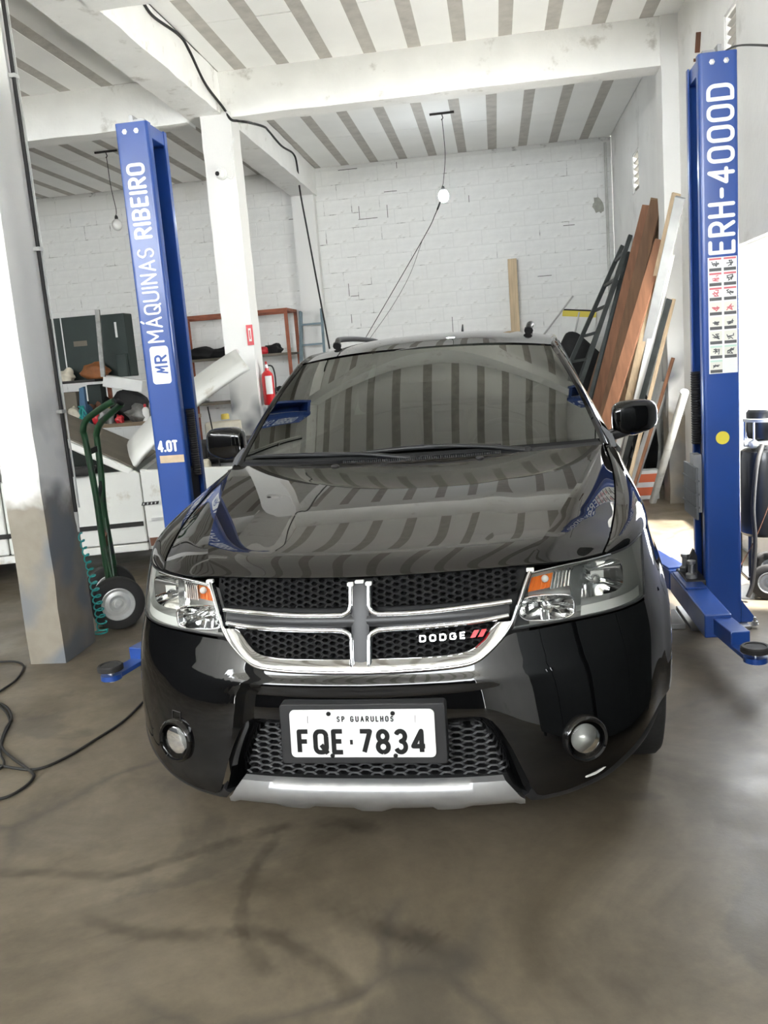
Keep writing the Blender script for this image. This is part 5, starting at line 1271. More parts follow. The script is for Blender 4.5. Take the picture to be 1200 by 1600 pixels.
# ---- cables lying on the floor at the left
def floor_cable(px, label, r=.006, z0=.007, ext=None):
    P = [GZ(a, b, z0) for a, b in px]
    o = MB().tube(spl(P, len(P)*9), r, 7).build('floor_cable', 'cable_black', smooth=60); return tag(o, label, 'cable', 'black cables on the floor')
floor_cable([(-60,1250),(0,1248),(35,1232),(52,1215),(48,1205),(20,1185),(2,1165),(8,1140),(18,1122),(10,1105),(-10,1095)], 'black cable making an S-bend at the lower left edge of the floor')
floor_cable([(-40,1190),(10,1198),(55,1202),(100,1185),(150,1155),(195,1125),(232,1088),(262,1060),(300,1030)], 'long black cable curving from the left edge to under the black car')
floor_cable([(-30,1036),(0,1034),(25,1034),(37,1042),(25,1062),(0,1080),(-30,1100)], 'black cable loop on the floor in front of the near left column')
floor_cable([(-20,1090),(5,1108),(15,1128),(6,1150),(0,1175),(6,1190),(2,1200),(-20,1205)], 'black cable doubled against the S-bend cable at the left edge', .005)

# ---- workbench with upper shelf, piled with parts (behind the white car)
BY = 7.1
wb_ = thing('workbench', 'cluttered steel workbench with upper shelf along the back left', 'workbench', (-4.3, BY, 0))
def bl(mb, nm, mat, **k): mb.v = [tuple(np.array(q)-V(-4.3, BY, 0)) for q in mb.v]; return mb.build(nm, mat, wb_, **k)
zt = AY(150, 662, BY-.1)[2]; zs2 = AY(150, 592, BY+.25)[2]
XA, XB = -5.6, -3.0
bl(MB().box((XA, BY-.35, zt-.04), (XB, BY+.45, zt)), 'bench_top', 'wood_bench'); bl(MB().box((XA, BY+.15, zs2-.03), (-4.0, BY+.45, zs2)), 'upper_shelf', 'shelf_dark')
for x in (XA+.05, XB-.05):
    for y in (BY-.30, BY+.40): bl(MB().box((x-.025, y-.025, 0), (x+.025, y+.025, zt-.04)), 'leg', 'angle_iron_red')
for x in (XA+.05, -4.05): bl(MB().box((x-.02, BY+.38, zt), (x+.02, BY+.42, zs2-.03)), 'shelf_post', 'angle_iron_red')
def pxbox(nm, mat, px0, py0, px1, py1, y, dep, label, cat, z0=None, bevel=.008, tilt=0.0):
    a, b = AY(px0, py1, y), AY(px1, py0, y); zb = a[2] if z0 is None else z0
    o = MB().box((-abs(b[0]-a[0])/2, 0, 0), (abs(b[0]-a[0])/2, dep, b[2]-zb)).build(nm, mat, bevel=bevel, loc=((a[0]+b[0])/2, y, zb)); o.rotation_euler = (0, tilt, 0); return tag(o, label, cat)
g1 = pxbox('carton', 'carton_green', 88, 492, 149, 588, BY+.17, .24, 'wide dark green carton with a white line on the upper shelf', 'box', z0=zs2)
wdt = .002
MB().box((-.145, -.003, .0), (-.132, 0, g1.dimensions[2] or .3)).build('white_line', 'carton_white', g1)
gx = g1; hz = AY(120, 492, BY+.17)[2]-zs2
MB().box((-.02, -.003, hz*.52), (.14, 0, hz*.60)).build('gold_print', 'brown_sheet', g1); 
g2 = pxbox('carton', 'carton_green', 164, 489, 193, 586, BY+.16, .22, 'narrow dark green carton with a white label on the upper shelf', 'box', z0=zs2)
h2 = AY(180, 489, BY+.16)[2]-zs2
MB().box((.030, -.003, h2*.62), (.055, 0, h2*.86)).build('white_label', 'carton_white', g2); MB().box((.026, -.003, h2*.10), (.058, 0, h2*.30)).build('white_label', 'carton_white', g2)
# tan pouch lying against the cartons
def lump(nm, mat, c, r, label, cat, seedv, amp=.18, n=18, m_=12, parent=None):
    rnd = random.Random(seedv); mb = MB().ball((0,0,0), r, n, m_); ph_ = [rnd.uniform(0, 6.28) for _ in range(6)]
    q = []
    for p in mb.v:
        p = np.array(p); u = p/np.array(r); f = 1+amp*(.5*math.sin(5*u[0]+ph_[0])+.5*math.sin(6*u[1]+ph_[1]+2*u[2])+.5*math.sin(7*u[2]+ph_[2]+3*u[0]))
        v = p*f; v[2] = max(v[2], -r[2]*.72); q.append(tuple(v+V(0,0,r[2]*.72)))
    mb.v = q; o = mb.build(nm, mat, parent, smooth=60, loc=tuple(c)); return tag(o, label, cat) if parent is None else o
def at_b(px, y, z): a = AY(px, 600, y); return V(a[0], y, z)
lump('leather_pouch', 'rust_leather', at_b(152, BY+.05, zs2), (.17,.08,.105), 'rusty brown leather pouch in front of the green cartons', 'pouch', 1)
bl(MB().box((-4.62, BY-.06, zs2-.03), (-4.0, BY+.16, zs2-.001)), 'shelf_front', 'shelf_dark')
lump('plastic_bag', 'cream_bag', at_b(107, BY+.02, zs2), (.085,.07,.075), 'crumpled cream plastic bag left of the brown pouch', 'bag', 2, .25)
a, b = AY(152, 484, BY-.07), AY(161, 586, BY-.10)
o = MB().bar(b+V(0,0,-.02), a, .05, .025, up=(0,-1,0)).build('aluminium_profile', 'cast_grey'); tag(o, 'grey aluminium profile standing upright in front of the cartons', 'metal profile')
o = pxbox('long_carton', 'carton_white', 160, 588, 219, 611, BY+.0, .12, 'long white carton lying tilted on the black bag', 'box', tilt=math.radians(12)); 
wbx = o
lump('black_bag', 'black_cloth', at_b(196, BY+.12, zt), (.26,.17,.195), 'black cloth bag on the bench under the long white carton', 'bag', 3, .16)
lump('engine_part', 'cast_grey', at_b(213, BY-.24, zt), (.15,.08,.10), 'grey cast engine part at the right end of the bench pile', 'engine part', 4, .3)
lump('red_canister', 'red_plastic', at_b(143, BY-.24, zt), (.045,.04,.085), 'red plastic canister on the bench beside the teal rope', 'canister', 5, .05)
o = lump('red_rag', 'red_plastic', at_b(180, BY-.33, zt), (.04,.04,.05), 'red rag hanging low under the black bag', 'rag', 6, .3)
lump('tool_pile', 'cast_grey', at_b(157, BY-.22, zt), (.085,.07,.11), 'grey metal crank part between the red canister and the black bag', 'machine part', 7, .35)
# teal rope bundle
rnd = random.Random(9); hub = at_b(124, BY-.28, zt+.21); rp = []
for i in range(130):
    t = i/129; a = t*2*PI*5.5; k = .5-.5*math.cos(a); rp.append(hub+V(.02*math.sin(a*.31*7)+.13*(t-.3)*k, -.03+.02*math.sin(a*1.7), -.20*k+.0))
o = MB().tube(rp, .008, 6).build('rope_bundle', 'teal_plastic', smooth=60); tag(o, 'bundle of teal rope hanging over the bench edge', 'rope')
o = MB().prism([AY(120, 583, BY-.2), AY(127, 580, BY-.2), AY(134, 640, BY-.2), AY(122, 640, BY-.2)], (0, .05, 0)).build('blue_wedge', 'blue_cloth'); o.location.z = zt-min(p.co.z for p in o.data.vertices); tag(o, 'slim blue wedge standing behind the teal rope', 'wedge')
o = lump('white_rag', 'cream_bag', at_b(110, BY-.15, zt), (.07,.07,.12), 'pale rag heap at the left end of the bench', 'rag', 11, .25)

# smaller things among the pile
lump('gearbox_part', 'shelf_dark', at_b(120, BY+.22, zt), (.15,.10,.14), 'dark gearbox part at the back left of the bench', 'car part', 51, .25)
lump('gearbox_part', 'rust_brown', at_b(146, BY+.05, zt), (.09,.08,.13), 'rusty brown part behind the red canister', 'car part', 52, .3)
lump('gearbox_part', 'black_cloth', at_b(168, BY+.30, zt), (.12,.09,.15), 'black part under the upper shelf of the bench', 'car part', 53, .25)
lump('cloth_heap', 'cream_bag', at_b(146, BY-.12, zs2-.0) if False else at_b(108, BY+.30, zt), (.10,.08,.16), 'beige cloth heap behind the pale rag', 'cloth', 54, .25)
def can(nm, px, y, z, r, h, mat, label, cat, cap=None):
    c = at_b(px, y, z); t = thing(nm, label, cat, tuple(c))
    MB().lathe((0,0,0), (0,0,1), [(0,0),(r*.95,0),(r,.008),(r,h*.72),(r*.55,h*.84),(r*.32,h*.88),(r*.32,h),(0,h)], 18).build('body', mat, t, smooth=40)
    MB().lathe((0,0,h), (0,0,1), [(r*.38,-.02),(r*.38,.012),(0,.014)], 14).build('screw_cap', cap or 'old_rubber', t, smooth=40); return t
can('oil_bottle', 165, BY-.31, zt, .040, .19, 'cast_grey', 'grey oil bottle on the bench right of the red canister', 'bottle', 'yellow_plastic')
can('oil_bottle', 133, BY-.05, zt, .045, .24, 'blue_cloth', 'dark blue bottle standing behind the teal rope', 'bottle')
can('oil_bottle', 222, BY-.28, zt, .038, .17, 'carton_white', 'white plastic bottle at the right end of the bench', 'bottle', 'red_plastic')
can('paint_can', 172, BY+.36, zt, .06, .20, 'galvanised', 'metal paint can behind the black bag on the bench', 'paint can')
hc = at_b(246, BY+.02, zt); o = MB().tube([V(.09*math.cos(a), .09*math.sin(a), .014+.012*a/(2*PI)) for a in np.linspace(0, 8*PI, 90)], .011, 7).build('hose_coil', 'old_rubber', smooth=60, loc=tuple(hc)); tag(o, 'coil of black hose at the far right of the bench', 'hose')
o = pxbox('parts_box', 'brown_sheet', 96, 612, 118, 640, BY+.0, .2, 'brown cardboard parts box at the left of the bench', 'box', z0=zt)
o = pxbox('parts_box', 'carton_green', 140, 600, 156, 640, BY+.2, .15, 'dark green parts box at the back of the bench', 'box', z0=zt)
o = pxbox('parts_box', 'carton_green', 184, 552, 196, 586, BY+.10, .05, 'slim black binder box beside the narrow green carton', 'box', z0=zs2)
# ---- red angle-iron rack on the back wall
RY0, RY1 = 9.75, 10.35
a, b = AY(296, 492, RY0), AY(446, 481, RY0); X0, X1, ZT_ = -4.0, b[0], b[2]
rk = thing('storage_rack', 'red-brown angle-iron rack with one shelf against the back wall', 'rack', ((X0+X1)/2, RY0, 0)); RO = V((X0+X1)/2, RY0, 0)
def rb(mb, nm, mat, **k): mb.v = [tuple(np.array(q)-RO) for q in mb.v]; return mb.build(nm, mat, rk, **k)
for x in (X0, X1):
    for y in (RY0, RY1): rb(MB().box((x-.025, y-.025, 0), (x+.025, y-.018, ZT_)).box((x-.025, y-.018, 0), (x-.018, y+.025, ZT_)), 'upright', 'angle_iron_red')
for y in (RY0, RY1): rb(MB().box((X0, y-.02, ZT_-.04), (X1, y+.02, ZT_)), 'top_rail', 'angle_iron_red')
for x in (X0, X1): rb(MB().box((x-.02, RY0, ZT_-.04), (x+.02, RY1, ZT_)), 'side_rail', 'angle_iron_red')
zsh = AY(440, 551, RY0)[2]
rb(MB().box((X0, RY0, zsh-.03), (X1, RY1, zsh)), 'shelf', 'brown_sheet')
zsh2 = zsh-.62; rb(MB().box((X0, RY0, zsh2-.03), (X1, RY1, zsh2)), 'shelf', 'brown_sheet')
for (px, rr, sd, lb) in ((315, (.26,.14,.10), 21, 'crumpled black bumper part at the left of the rack shelf'), (352, (.24,.14,.085), 22, 'black trim heap in the middle of the rack shelf'), (427, (.13,.12,.075), 23, 'small black part at the right of the rack shelf')):
    c = AY(px, 540, RY0+.2); lump('black_part', 'black_cloth', (c[0], RY0+.22, zsh), rr, lb, 'car part', sd, .22)
c = AY(411, 545, RY0+.1); lump('red_tool', 'red_plastic', (c[0], RY0+.12, zsh), (.07,.06,.06), 'red tool case between the black parts on the rack shelf', 'tool case', 24, .1)
for (px, rr, sd, lb, mt) in ((300, (.2,.14,.14), 31, 'pale metal scrap on the lower rack shelf', 'galvanised'), (415, (.13,.12,.10), 32, 'grey metal scrap at the right of the lower rack shelf', 'cast_grey'), (438, (.09,.1,.09), 33, 'dark scrap piece at the far right of the lower rack shelf', 'black_cloth')):
    c = AY(px, 590, RY0+.2); lump('scrap_part', mt, (c[0], RY0+.25, zsh2), rr, lb, 'scrap', sd, .35)
# blue-grey ladder beside the rack
a0, a1 = AY(470, 487, 10.25), AY(502, 483, 10.25)
ld = thing('step_ladder', 'blue-grey ladder leaning on the back pilaster right of the rack', 'ladder', (a0[0], 10.2, 0)); LO = V(a0[0], 10.2, 0)
for s_, a in ((0, a0), (1, a1)): MB().bar(V(a[0]-a0[0]+(-.06 if s_ == 0 else .08), -.55, 0), V(a[0]-a0[0], .04, a[2]), .035, .07).build('rail', 'ladder_blue', ld, bevel=.004)
for k in range(8):
    t = (k+.35)/8; za = a0[2]*t; y = lerp(-.55, .04, t); xl, xr_ = -.06*(1-t), a1[0]-a0[0]+.08*(1-t); MB().box((xl, y-.03, za-.012), (xr_, y+.03, za+.012)).build('rung', 'ladder_blue', ld)

# ---- on the middle column: extinguisher, sign, security camera
ex = AY(413, 600, 6.0); xw = -1.868
fe = thing('fire_extinguisher', 'red fire extinguisher hung on the middle column', 'fire extinguisher', (xw+.075, 6.12, 1.185)); fe.scale = (.86, .86, .84)
h = .40
MB().lathe((0,0,0), (0,0,1), [(.0,0),(.060,.004),(.068,.02),(.068,.33),(.060,.365),(.035,.392),(.022,.40),(.022,.43),(0,.43)], 32).build('cylinder', 'extinguisher_red', fe, smooth=50)
G = [[V(.0690*math.cos(a), .0690*math.sin(a), z) for a in np.linspace(-1.75, -.55, 12)] for z in (.13, .34)]
MB().grid(G).build('label_sticker', 'carton_white', fe, smooth=60)
MB().lathe((0,0,.43), (0,0,1), [(.018,0),(.020,.02),(.014,.05),(0,.05)], 14).build('valve', 'bolt_steel', fe, smooth=40)
MB().bar((0,0,.47), (.02,-.09,.50), .022, .010).build('lever', 'extinguisher_red', fe); MB().bar((0,0,.455), (.02,-.085,.455), .022, .008).build('carry_handle', 'bolt_steel', fe)
MB().tube(spl([(0,.02,.46),(.06,.03,.44),(.085,.02,.32),(.082,.0,.12)], 20), .009, 8).build('discharge_hose', 'cable_black', fe, smooth=60)
MB().box((-.075,-.02,.30), (-.02,.02,.36)).build('wall_bracket', 'bolt_steel', fe)
sg = thing('extinguisher_sign', 'small red and white sign on the middle column above the extinguisher', 'sign', (xw-.03, 6.026, 1.87))
a, b = AY(386.5, 540, 6.02), AY(397.5, 507, 6.02); w_, h_ = .032, (b[2]-a[2])/2
MB().box((-w_, -.004, -h_), (w_, 0, h_)).build('red_board', 'red_plastic', sg); MB().box((-w_*.42, -.006, -h_*.62), (w_*.42, -.004, h_*.66)).build('white_panel', 'carton_white', sg); MB().box((-w_*.16, -.0075, -h_*.40), (w_*.16, -.006, h_*.48)).build('red_symbol', 'red_plastic', sg)
c = AY(345, 271, 6.0)
sc = thing('security_camera', 'small white dome camera with wires high on the middle column', 'security camera', (c[0], 6.02, c[2]))
MB().lathe((0,.01,0), (0,-1,0), [(.055,0),(.055,.02),(.045,.03),(.0,.035)], 24).build('mount', 'wall_white_plastic', sc, smooth=50); MB().ball((0,-.05,-.01), .042).build('dome', 'wall_white_plastic', sc, smooth=180); MB().lathe((-.012,-.082,-.012), (-.2,-1,-.05), [(.020,0),(.020,.012),(.012,.014),(0,.010)], 16).build('camera_lens', 'black_rough', sc, smooth=50)
MB().tube(spl([(.05,-.01,-.03),(.10,-.012,-.05),(.13,-.012,.05),(.12,-.012,.2),(.16,-.012,.3)], 20), .006, 6).build('camera_wire', 'wall_white_plastic', sc)
# cables along the beam and down the back pilaster
def px_tube(name, pts, r, mat, label, cat, group=None, n=None, parent=None):
    o = MB().tube(spl(pts, n or len(pts)*8), r, 7).build(name, mat, parent, smooth=60)
    return tag(o, label, cat, group) if parent is None else o
xb = -1.95
px_tube('power_cable', [AX(222, 2, xb), AX(240, 26, xb), AX(280, 55, xb), AX(296, 80, xb), AX(320, 130, xb), AX(345, 168, xb)+V(.02,-.0,0), AY(360, 186, 6.02), AY(372, 189, 6.02), AY(388, 186, 6.05)+V(0,.0,-.03), AX(404, 186, xb+.02)+V(.0,.2,-.03), AX(420, 205, xb), AX(440, 228, xb), AX(458, 240, xb), AX(464, 258, xb+.02), AY(469, 300, 9.75), AY(482, 370, 9.8), AY(497, 450, 9.9), AY(515, 545, 10.0)], .012, 'cable_black', 'black power cable along the concrete beam and down the back pilaster', 'cable')
# ---- hanging lamps
pm('bulb_glow', (1,1,1), .3, emit=(.86,.93,1.0), estr=120.0)
pm('bulb_off', (.75,.75,.72), .25)
def pendant(px, py, hook, lit, label):
    H = GZ(*hook, ZC); B = AY(px, py, H[1]); t = thing('hanging_bulb', label, 'light bulb', (H[0], H[1], ZC-.005)); O = V(H[0], H[1], ZC-.005)
    b = B-O
    MB().box((-.14,-.012,-.02), (.14,.012,0)).build('ceiling_bar', 'shelf_dark', t); MB().tube([V(0,0,-.02), V(.01,0,-.06), V(-.008,0,-.08)], .006, 6).build('hook', 'shelf_dark', t)
    MB().tube(spl([V(0,0,-.07), V(.01,0,b[2]*.5), b+V(.01,0,.16), b+V(-.01,0,.09)], 24), .004, 6).build('cord', 'cable_black', t)
    MB().lathe(b+V(0,0,.03), (0,0,1), [(.020,0),(.020,.05),(.012,.07),(0,.07)], 16).build('socket', 'shelf_dark', t, smooth=40)
    MB().ball(b+V(0,0,-.01), (.06,.06,.07), 20, 12).build('bulb', 'bulb_glow' if lit else 'bulb_off', t, smooth=180)
    return t, O, b
lt, LO_, lb_ = pendant(693, 305, (690, 175), True, 'lit white bulb hanging from the ceiling above the black car')
tw = AY(570, 530, 10.3)-LO_; k1 = AY(660, 375, 9.2)-LO_; k2 = AY(680, 335, 8.6)-LO_
MB().tube(spl([lb_+V(-.01,0,.0), k2, k1, tw], 30), [.012 if i < 8 else .005 for i in range(30)], 6).build('trailing_cord', 'cable_black', lt, smooth=60)
MB().tube(spl([k1, AY(640, 430, 9.6)-LO_, AY(612, 480, 10.0)-LO_, AY(577, 530, 10.3)-LO_], 24), .003, 6).build('trailing_cord', 'cable_black', lt, smooth=60)
pendant(183, 350, (165, 235), False, 'unlit bulb hanging from the ceiling of the left bay')
# ================================================================== RIGHT SIDE
pm('wood_orange', (.23,.105,.055), .7, var=.22, scale=5, stretch=(6,6,.6), bump=.15); pm('wood_dark', (.14,.075,.04), .75, var=.3, scale=5, stretch=(5,5,.6), bump=.15)
pm('wood_ply', (.30,.19,.11), .75, var=.25, scale=3, stretch=(3,3,.7), col2=(.13,.085,.05), amt=.3, dscale=3); pm('wood_light', (.56,.43,.28), .7, var=.15, scale=5, stretch=(6,6,.6))
pm('board_white', (.80,.80,.77), .45, var=.05, scale=5); pm('board_grey', (.33,.34,.34), .6, var=.15, scale=6); pm('pvc_grey', (.50,.50,.47), .5, var=.12, scale=8, col2=(.30,.29,.26), amt=.2, dscale=5)
pm('steel_dark', (.055,.062,.060), .5, .4, var=.25, scale=9); pm('orange_print', (.66,.14,.05), .5); pm('sign_yellow', (.75,.62,.08), .5)
pm('tank_black', (.012,.013,.014), .3, coat=.3, crough=.1)
def lean(name, top, foot, w, th, mat, label, cat='board', xt=2.10, xf=None, group='planks and bars leaning on the right wall', wdir=None, z0=0.0):
    """board whose upper end touches the right wall and whose foot stands on the floor"""
    T = AX(*top, xt); B = GZ(*foot, z0) if not hasattr(foot, 'shape') else foot
    d = unit(T-B); wd = V(.80,-.6,0) if wdir is None else unit(np.asarray(wdir, float)); wd = unit(wd-np.dot(wd, d)*d); nn = np.cross(d, wd); L_ = np.linalg.norm(T-B)
    o = MB().obox(V(0,0,0), wd*w/2, nn*th/2, d*L_/2).build(name, mat, bevel=min(th, w)*.12)
    lo = min(v.co.z for v in o.data.vertices); hx = max(v.co.x for v in o.data.vertices)
    c = (T+B)/2; c[2] = max(c[2], -lo+.001); c[0] = min(c[0], 2.116-hx)
    o.location = tuple(c); return tag(o, label, cat, group)
def foot_at(top, bot, y):
    dx = (bot[0]-top[0])/(bot[1]-top[1]); return (top[0]+dx*(y-top[1]), y)
lean('plank', (1016,325), foot_at((1016,325),(935,640),770), .16, .030, 'wood_orange', 'rust-brown plank, leftmost of the leaning wooden planks', xt=1.98)
lean('plank', (1027,316), foot_at((1027,316),(946,650),776), .12, .035, 'wood_dark', 'narrow dark brown plank just right of the leftmost plank', xt=1.99)
lean('plank', (1034,380), foot_at((1034,380),(955,640),786), .11, .030, 'wood_orange', 'bright orange-brown plank in front of the plywood sheet', xt=1.86)
lean('plywood_sheet', (1044,316), foot_at((1044,316),(975,620),760), .20, .016, 'wood_ply', 'wide worn plywood sheet leaning behind the orange-brown plank', 'plywood')
lean('plank', (1057,306), foot_at((1057,306),(980,640),772), .07, .026, 'wood_light', 'tall pale-edged plank right of the plywood sheet', xt=1.93)
lean('plank', (1063,313), foot_at((1063,313),(988,640),768), .08, .03, 'board_grey', 'grey board leaning behind the tall pale-edged plank', xt=1.935)
lean('white_board', (1043,390), foot_at((1043,390),(985,625),775), .06, .02, 'board_white', 'bright white strip board, left one of the white pair', xt=1.93)
lean('white_board', (1048,400), foot_at((1048,400),(997,625),778), .07, .02, 'board_white', 'bright white strip board, right one of the white pair', xt=1.93)
lean('slotted_channel', (1040,600), foot_at((1040,600),(1003,715),785), .085, .04, 'galvanised', 'perforated galvanised channel leaning low beside the grey pipe', 'metal channel', xt=1.98)
ch = bpy.data.objects['slotted_channel']; d_ = ch.data; 
lean('stick', (1053,468), foot_at((1053,468),(1003,670),787), .03, .025, 'wood_light', 'thin pale wooden stick right of the white boards', xt=2.0)
lean('stick', (1052,560), foot_at((1052,560),(1020,665),790), .028, .02, 'wood_orange', 'short reddish stick crossing behind the car mirror', xt=2.02)
lean('steel_bar', (1046,470), foot_at((1046,470),(1010,600),780), .05, .02, 'steel_dark', 'dark flat steel bar between the white boards and the thin stick', xt=1.93)
T, B = AX(1070, 612, 1.95), GZ(1020, 786)
o = MB().tube([B+V(0,0,.012)-B, T-B], .034, 18).build('grey_pipe', 'pvc_grey', smooth=60, loc=tuple(B)); tag(o, 'short grey pipe leaning on the right wall pillar', 'pipe')
# box with orange print on the floor behind the pipe
c = GZ(1019, 771); bx_ = thing('printed_carton', 'white carton with orange print on the floor behind the grey pipe', 'box', (1.80, 6.42, 0))
MB().box((-.13,-.08,0), (.13,.08,.28)).build('carton_body', 'carton_white', bx_, bevel=.004); MB().box((-.11,-.084,.04), (.11,-.08,.12)).build('orange_print', 'orange_print', bx_); MB().box((-.11,-.084,.17), (.11,-.08,.25)).build('orange_print', 'orange_print', bx_)
# dark heap of steel frames in the corner
lad = thing('steel_ladder', 'dark green-grey steel ladder leaning into the back right corner', 'ladder', (1.6, 8.9, 0)); LDO = V(1.6, 8.9, 0)
T1, T2 = AX(972, 385, 2.08), AX(984, 372, 2.09); f1 = GZ(*foot_at((972,385),(888,575),742)); f2 = f1+V(.36,-.06,0)
T2 = AX(985, 368, 2.10)
for a, b in ((T1, f1), (T2, f2)): MB().bar(b-LDO+V(0,0,.02), a-LDO, .05, .07, up=(0,1,0)).build('rail', 'steel_dark', lad)
for k in range(9):
    t = (k+.4)/9; MB().bar(lerp(f1, T1, t)-LDO, lerp(f2, T2, t)-LDO, .04, .03).build('rung', 'steel_dark', lad)
for i, (tp, bt, mt, lb) in enumerate((((983,395),(925,620),'steel_dark','thin dark bar right of the steel ladder'), ((990,420),(935,640),'board_grey','grey batten between the steel ladder and the planks'), ((978,430),(915,640),'wood_dark','dark brown batten behind the steel ladder'), ((965,440),(905,600),'steel_dark','dark steel bar crossing low behind the ladder'))):
    lean('batten', tp, foot_at(tp, bt, 752), .05, .03, mt, lb, 'bar')
def heap(nm, mat, px, y, rr, label, cat, sd, z=0.0, amp=.25):
    c = AY(px, 600, y); return lump(nm, mat, (c[0], y, z), rr, label, cat, sd, amp)
heap('black_tarp', 'black_cloth', 900, 9.7, (.48,.34,.92), 'tall heap under black sheeting in the back right corner', 'tarp heap', 41, amp=.12)
heap('scrap_heap', 'cast_grey', 880, 8.95, (.30,.22,.42), 'low grey scrap heap in front of the black sheeting', 'scrap', 42)
heap('dark_sack', 'black_cloth', 1004, 7.2, (.12,.22,.60), 'tall black sack in shadow behind the grey pipe and boards', 'sack', 44, amp=.12)
heap('dark_bag', 'black_cloth', 958, 8.6, (.20,.2,.55), 'black bag standing against the wall behind the planks', 'bag', 43, amp=.2)
# yellow-topped panel and rods leaning on the back wall
a, b = AY(853, 516, 10.42), AY(904, 482, 10.42)
yp = thing('yellow_topped_panel', 'white panel with yellow and black top edge leaning on the back wall', 'panel', ((a[0]+b[0])/2, 10.44, 0)); w_ = (b[0]-a[0])/2; H = b[2]
MB().box((-w_,-.01,0), (w_,.01,H-.10)).build('white_sheet', 'board_white', yp); MB().box((-w_,-.012,H-.10), (w_,.012,H-.02)).build('yellow_edge', 'sign_yellow', yp); MB().box((-w_,-.012,H-.02), (w_,.012,H)).build('black_edge', 'black_rough', yp); yp.rotation_euler = (0, math.radians(7), 0)
for tp, bt, lb in (((895,463),(852,520),'thin grey rod crossing the yellow-topped panel'), ((905,488),(880,520),'short grey rod beside the yellow-topped panel')):
    T = AY(*tp, 10.3); B0 = AY(*bt, 9.9); d = unit(B0-T); B = T+d*(T[2]/-d[2]); 
    if B[1] < 8.0: B = V(T[0]-.55, 9.6, 0)
    o = MB().tube([B-B+V(0,0,.012), T-B], .012, 8).build('grey_rod', 'galvanised', smooth=60, loc=tuple(B)); tag(o, lb, 'rod')
# wooden post standing at the back wall
a, b = AY(793, 405, 10.4), AY(807, 405, 10.4)
o = MB().box((a[0], 10.38, 0), (b[0], 10.46, a[2])).build('wooden_post', 'wood_light', bevel=.005); tag(o, 'single upright wooden post against the back wall', 'post')
# pipe in the back right corner and wall wire
px_tube('corner_pipe', [V(2.03, 10.42, 0.02), V(2.03, 10.42, 2.0), V(2.03, 10.42, 4.16)], .02, 'pvc_grey', 'slim grey pipe running up the back right corner', 'pipe')
W0_ = AX(1094, 93, 2.10)
wi = thing('wall_wire', 'sagging wire fixed to a peg high on the right wall', 'wire', tuple(W0_)); 
MB().lathe((.012,0,0), (-1,0,0), [(.03,0),(.03,.02),(.012,.03),(.012,.06),(0,.06)], 12).build('peg', 'rust_brown', wi)
e1, e2 = AX(1150, 72, 1.95)-W0_, AX(1230, 72, 1.75)-W0_
MB().tube(spl([V(-.03,0,0), lerp(V(-.03,0,0), e1, .5)+V(0,0,-.03), e1, e2], 30), .006, 6).build('wire', 'cable_black', wi)
MB().bar(AX(1093, 50, 2.11)-W0_, AX(1091, 82, 2.11)-W0_, .05, .02).build('broken_plug', 'rust_brown', wi)
# ---- black oil drainer with hose and wheels, right edge
TX, TYY = 2.0-.05, 2.98
tk = thing('oil_drainer', 'black cylindrical oil drainer with hose on wheels at the right edge', 'oil drainer', (TX, TYY, 0))
MB().lathe((0,0,.36), (0,0,1), [(0,0),(.12,.0),(.142,.02),(.145,.05),(.145,.44),(.13,.50),(.08,.53),(0,.53)], 36).build('tank', 'tank_black', tk, smooth=40)
MB().lathe((0,0,.88), (0,0,1), [(.05,0),(.05,.04),(.09,.05),(.10,.09),(.10,.20),(.085,.22),(0,.22)], 24).build('pump_head', 'tank_black', tk, smooth=40)
MB().lathe((0,0,1.03), (0,0,1), [(.118,0),(.118,.018),(.10,.02)], 24).build('head_rim', 'galvanised', tk, smooth=40)
for k in range(8):
    a = 2*PI*k/8; MB().cyl((.112*math.cos(a), .112*math.sin(a), .92), (.112*math.cos(a), .112*math.sin(a), 1.04), .006, 8).build('tie_rod', 'bolt_steel', tk)
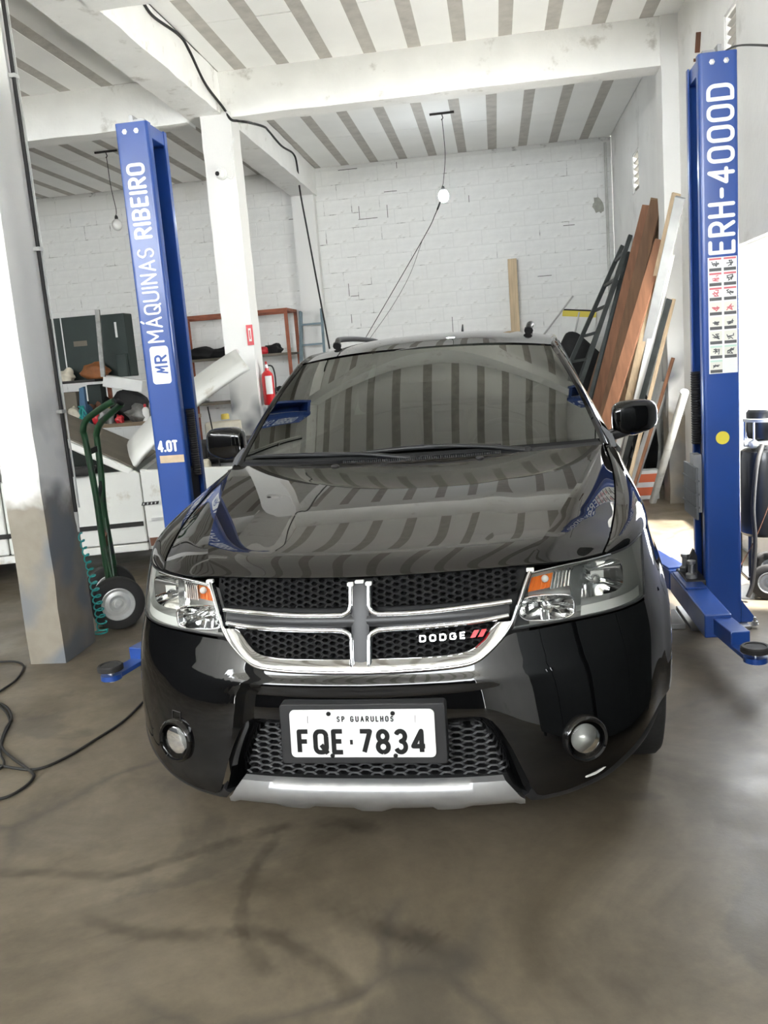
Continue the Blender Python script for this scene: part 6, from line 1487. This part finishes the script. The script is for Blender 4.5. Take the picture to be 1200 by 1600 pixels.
MB().cyl((-.13,-.06,.905), (.12,-.06,.905), .016, 12).build('valve_pipe', 'galvanised', tk, smooth=60); MB().ball((-.08,-.07,.905), .028).build('valve_ball', 'galvanised', tk, smooth=180)
MB().tube(spl([(-.04,-.10,.90),(-.09,-.165,.78),(-.11,-.17,.55),(-.10,-.17,.35),(-.12,-.19,.12),(-.15,-.2,.03)], 30), .013, 10).build('hose', 'cable_black', tk, smooth=60)
MB().tube(spl([(.09,-.15,.86),(.0,-.165,.62),(-.10,-.16,.36),(-.20,-.17,.18)], 24), .003, 6).build('thin_wire', 'rust_brown', tk)
MB().box((-.13,-.13,.11), (.14,.13,.13)).build('carriage_plate', 'tank_black', tk, bevel=.004)
for x, y in ((-.11,-.11),(.11,-.11),(.11,.11),(-.11,.11)): MB().cyl((x,y,.12), (x,y,.37), .012, 8).build('support_rod', 'tank_black', tk)
for x, y, R in ((-.02,-.16,.105),(.06,.16,.105)):
    plain_wheel(tk, V(x, y, R), unit(V(-.25,-1 if y < 0 else 1,0)), R, .022, .06, 'board_grey')
plain_wheel(tk, V(.10, -.34, .05), unit(V(-.6,-1,0)), .05, .018, .028, 'board_grey', nm='caster'); MB().bar((.05,-.12,.12), (.10,-.34,.105), .03, .012).build('caster_arm', 'tank_black', tk)

# ---- unseen dark cabinets, added to darken the reflections in the black bumper
for (ty, lb) in ((.30, 'added dark grey cabinet out of view on the right wall, nearer the lift'), (-.95, 'added dark grey cabinet out of view on the right wall, farther from the lift')):
    tc = thing('added_cabinet', lb, 'cabinet', (1.86, ty, 0), group='added dark cabinets out of view on the right wall')
    MB().box((-.22, -.60, .06), (.25, .60, 1.95)).build('body', 'steel_dark', tc, bevel=.008)
    for k in range(2):
        d = MB().box((-.235, -.59+k*.595, .10), (-.22, -.005+k*.595, 1.92)).build('door', 'steel_dark', tc, bevel=.003)
        MB().box((-.255, -.07+k*.10, .95), (-.235, -.05+k*.10, 1.10)).build('handle', 'bolt_steel', d)
    for x in (-.18, .20):
        for y in (-.55, .55): MB().box((x-.02, y-.02, 0), (x+.02, y+.02, .06)).build('foot', 'steel_dark', tc)
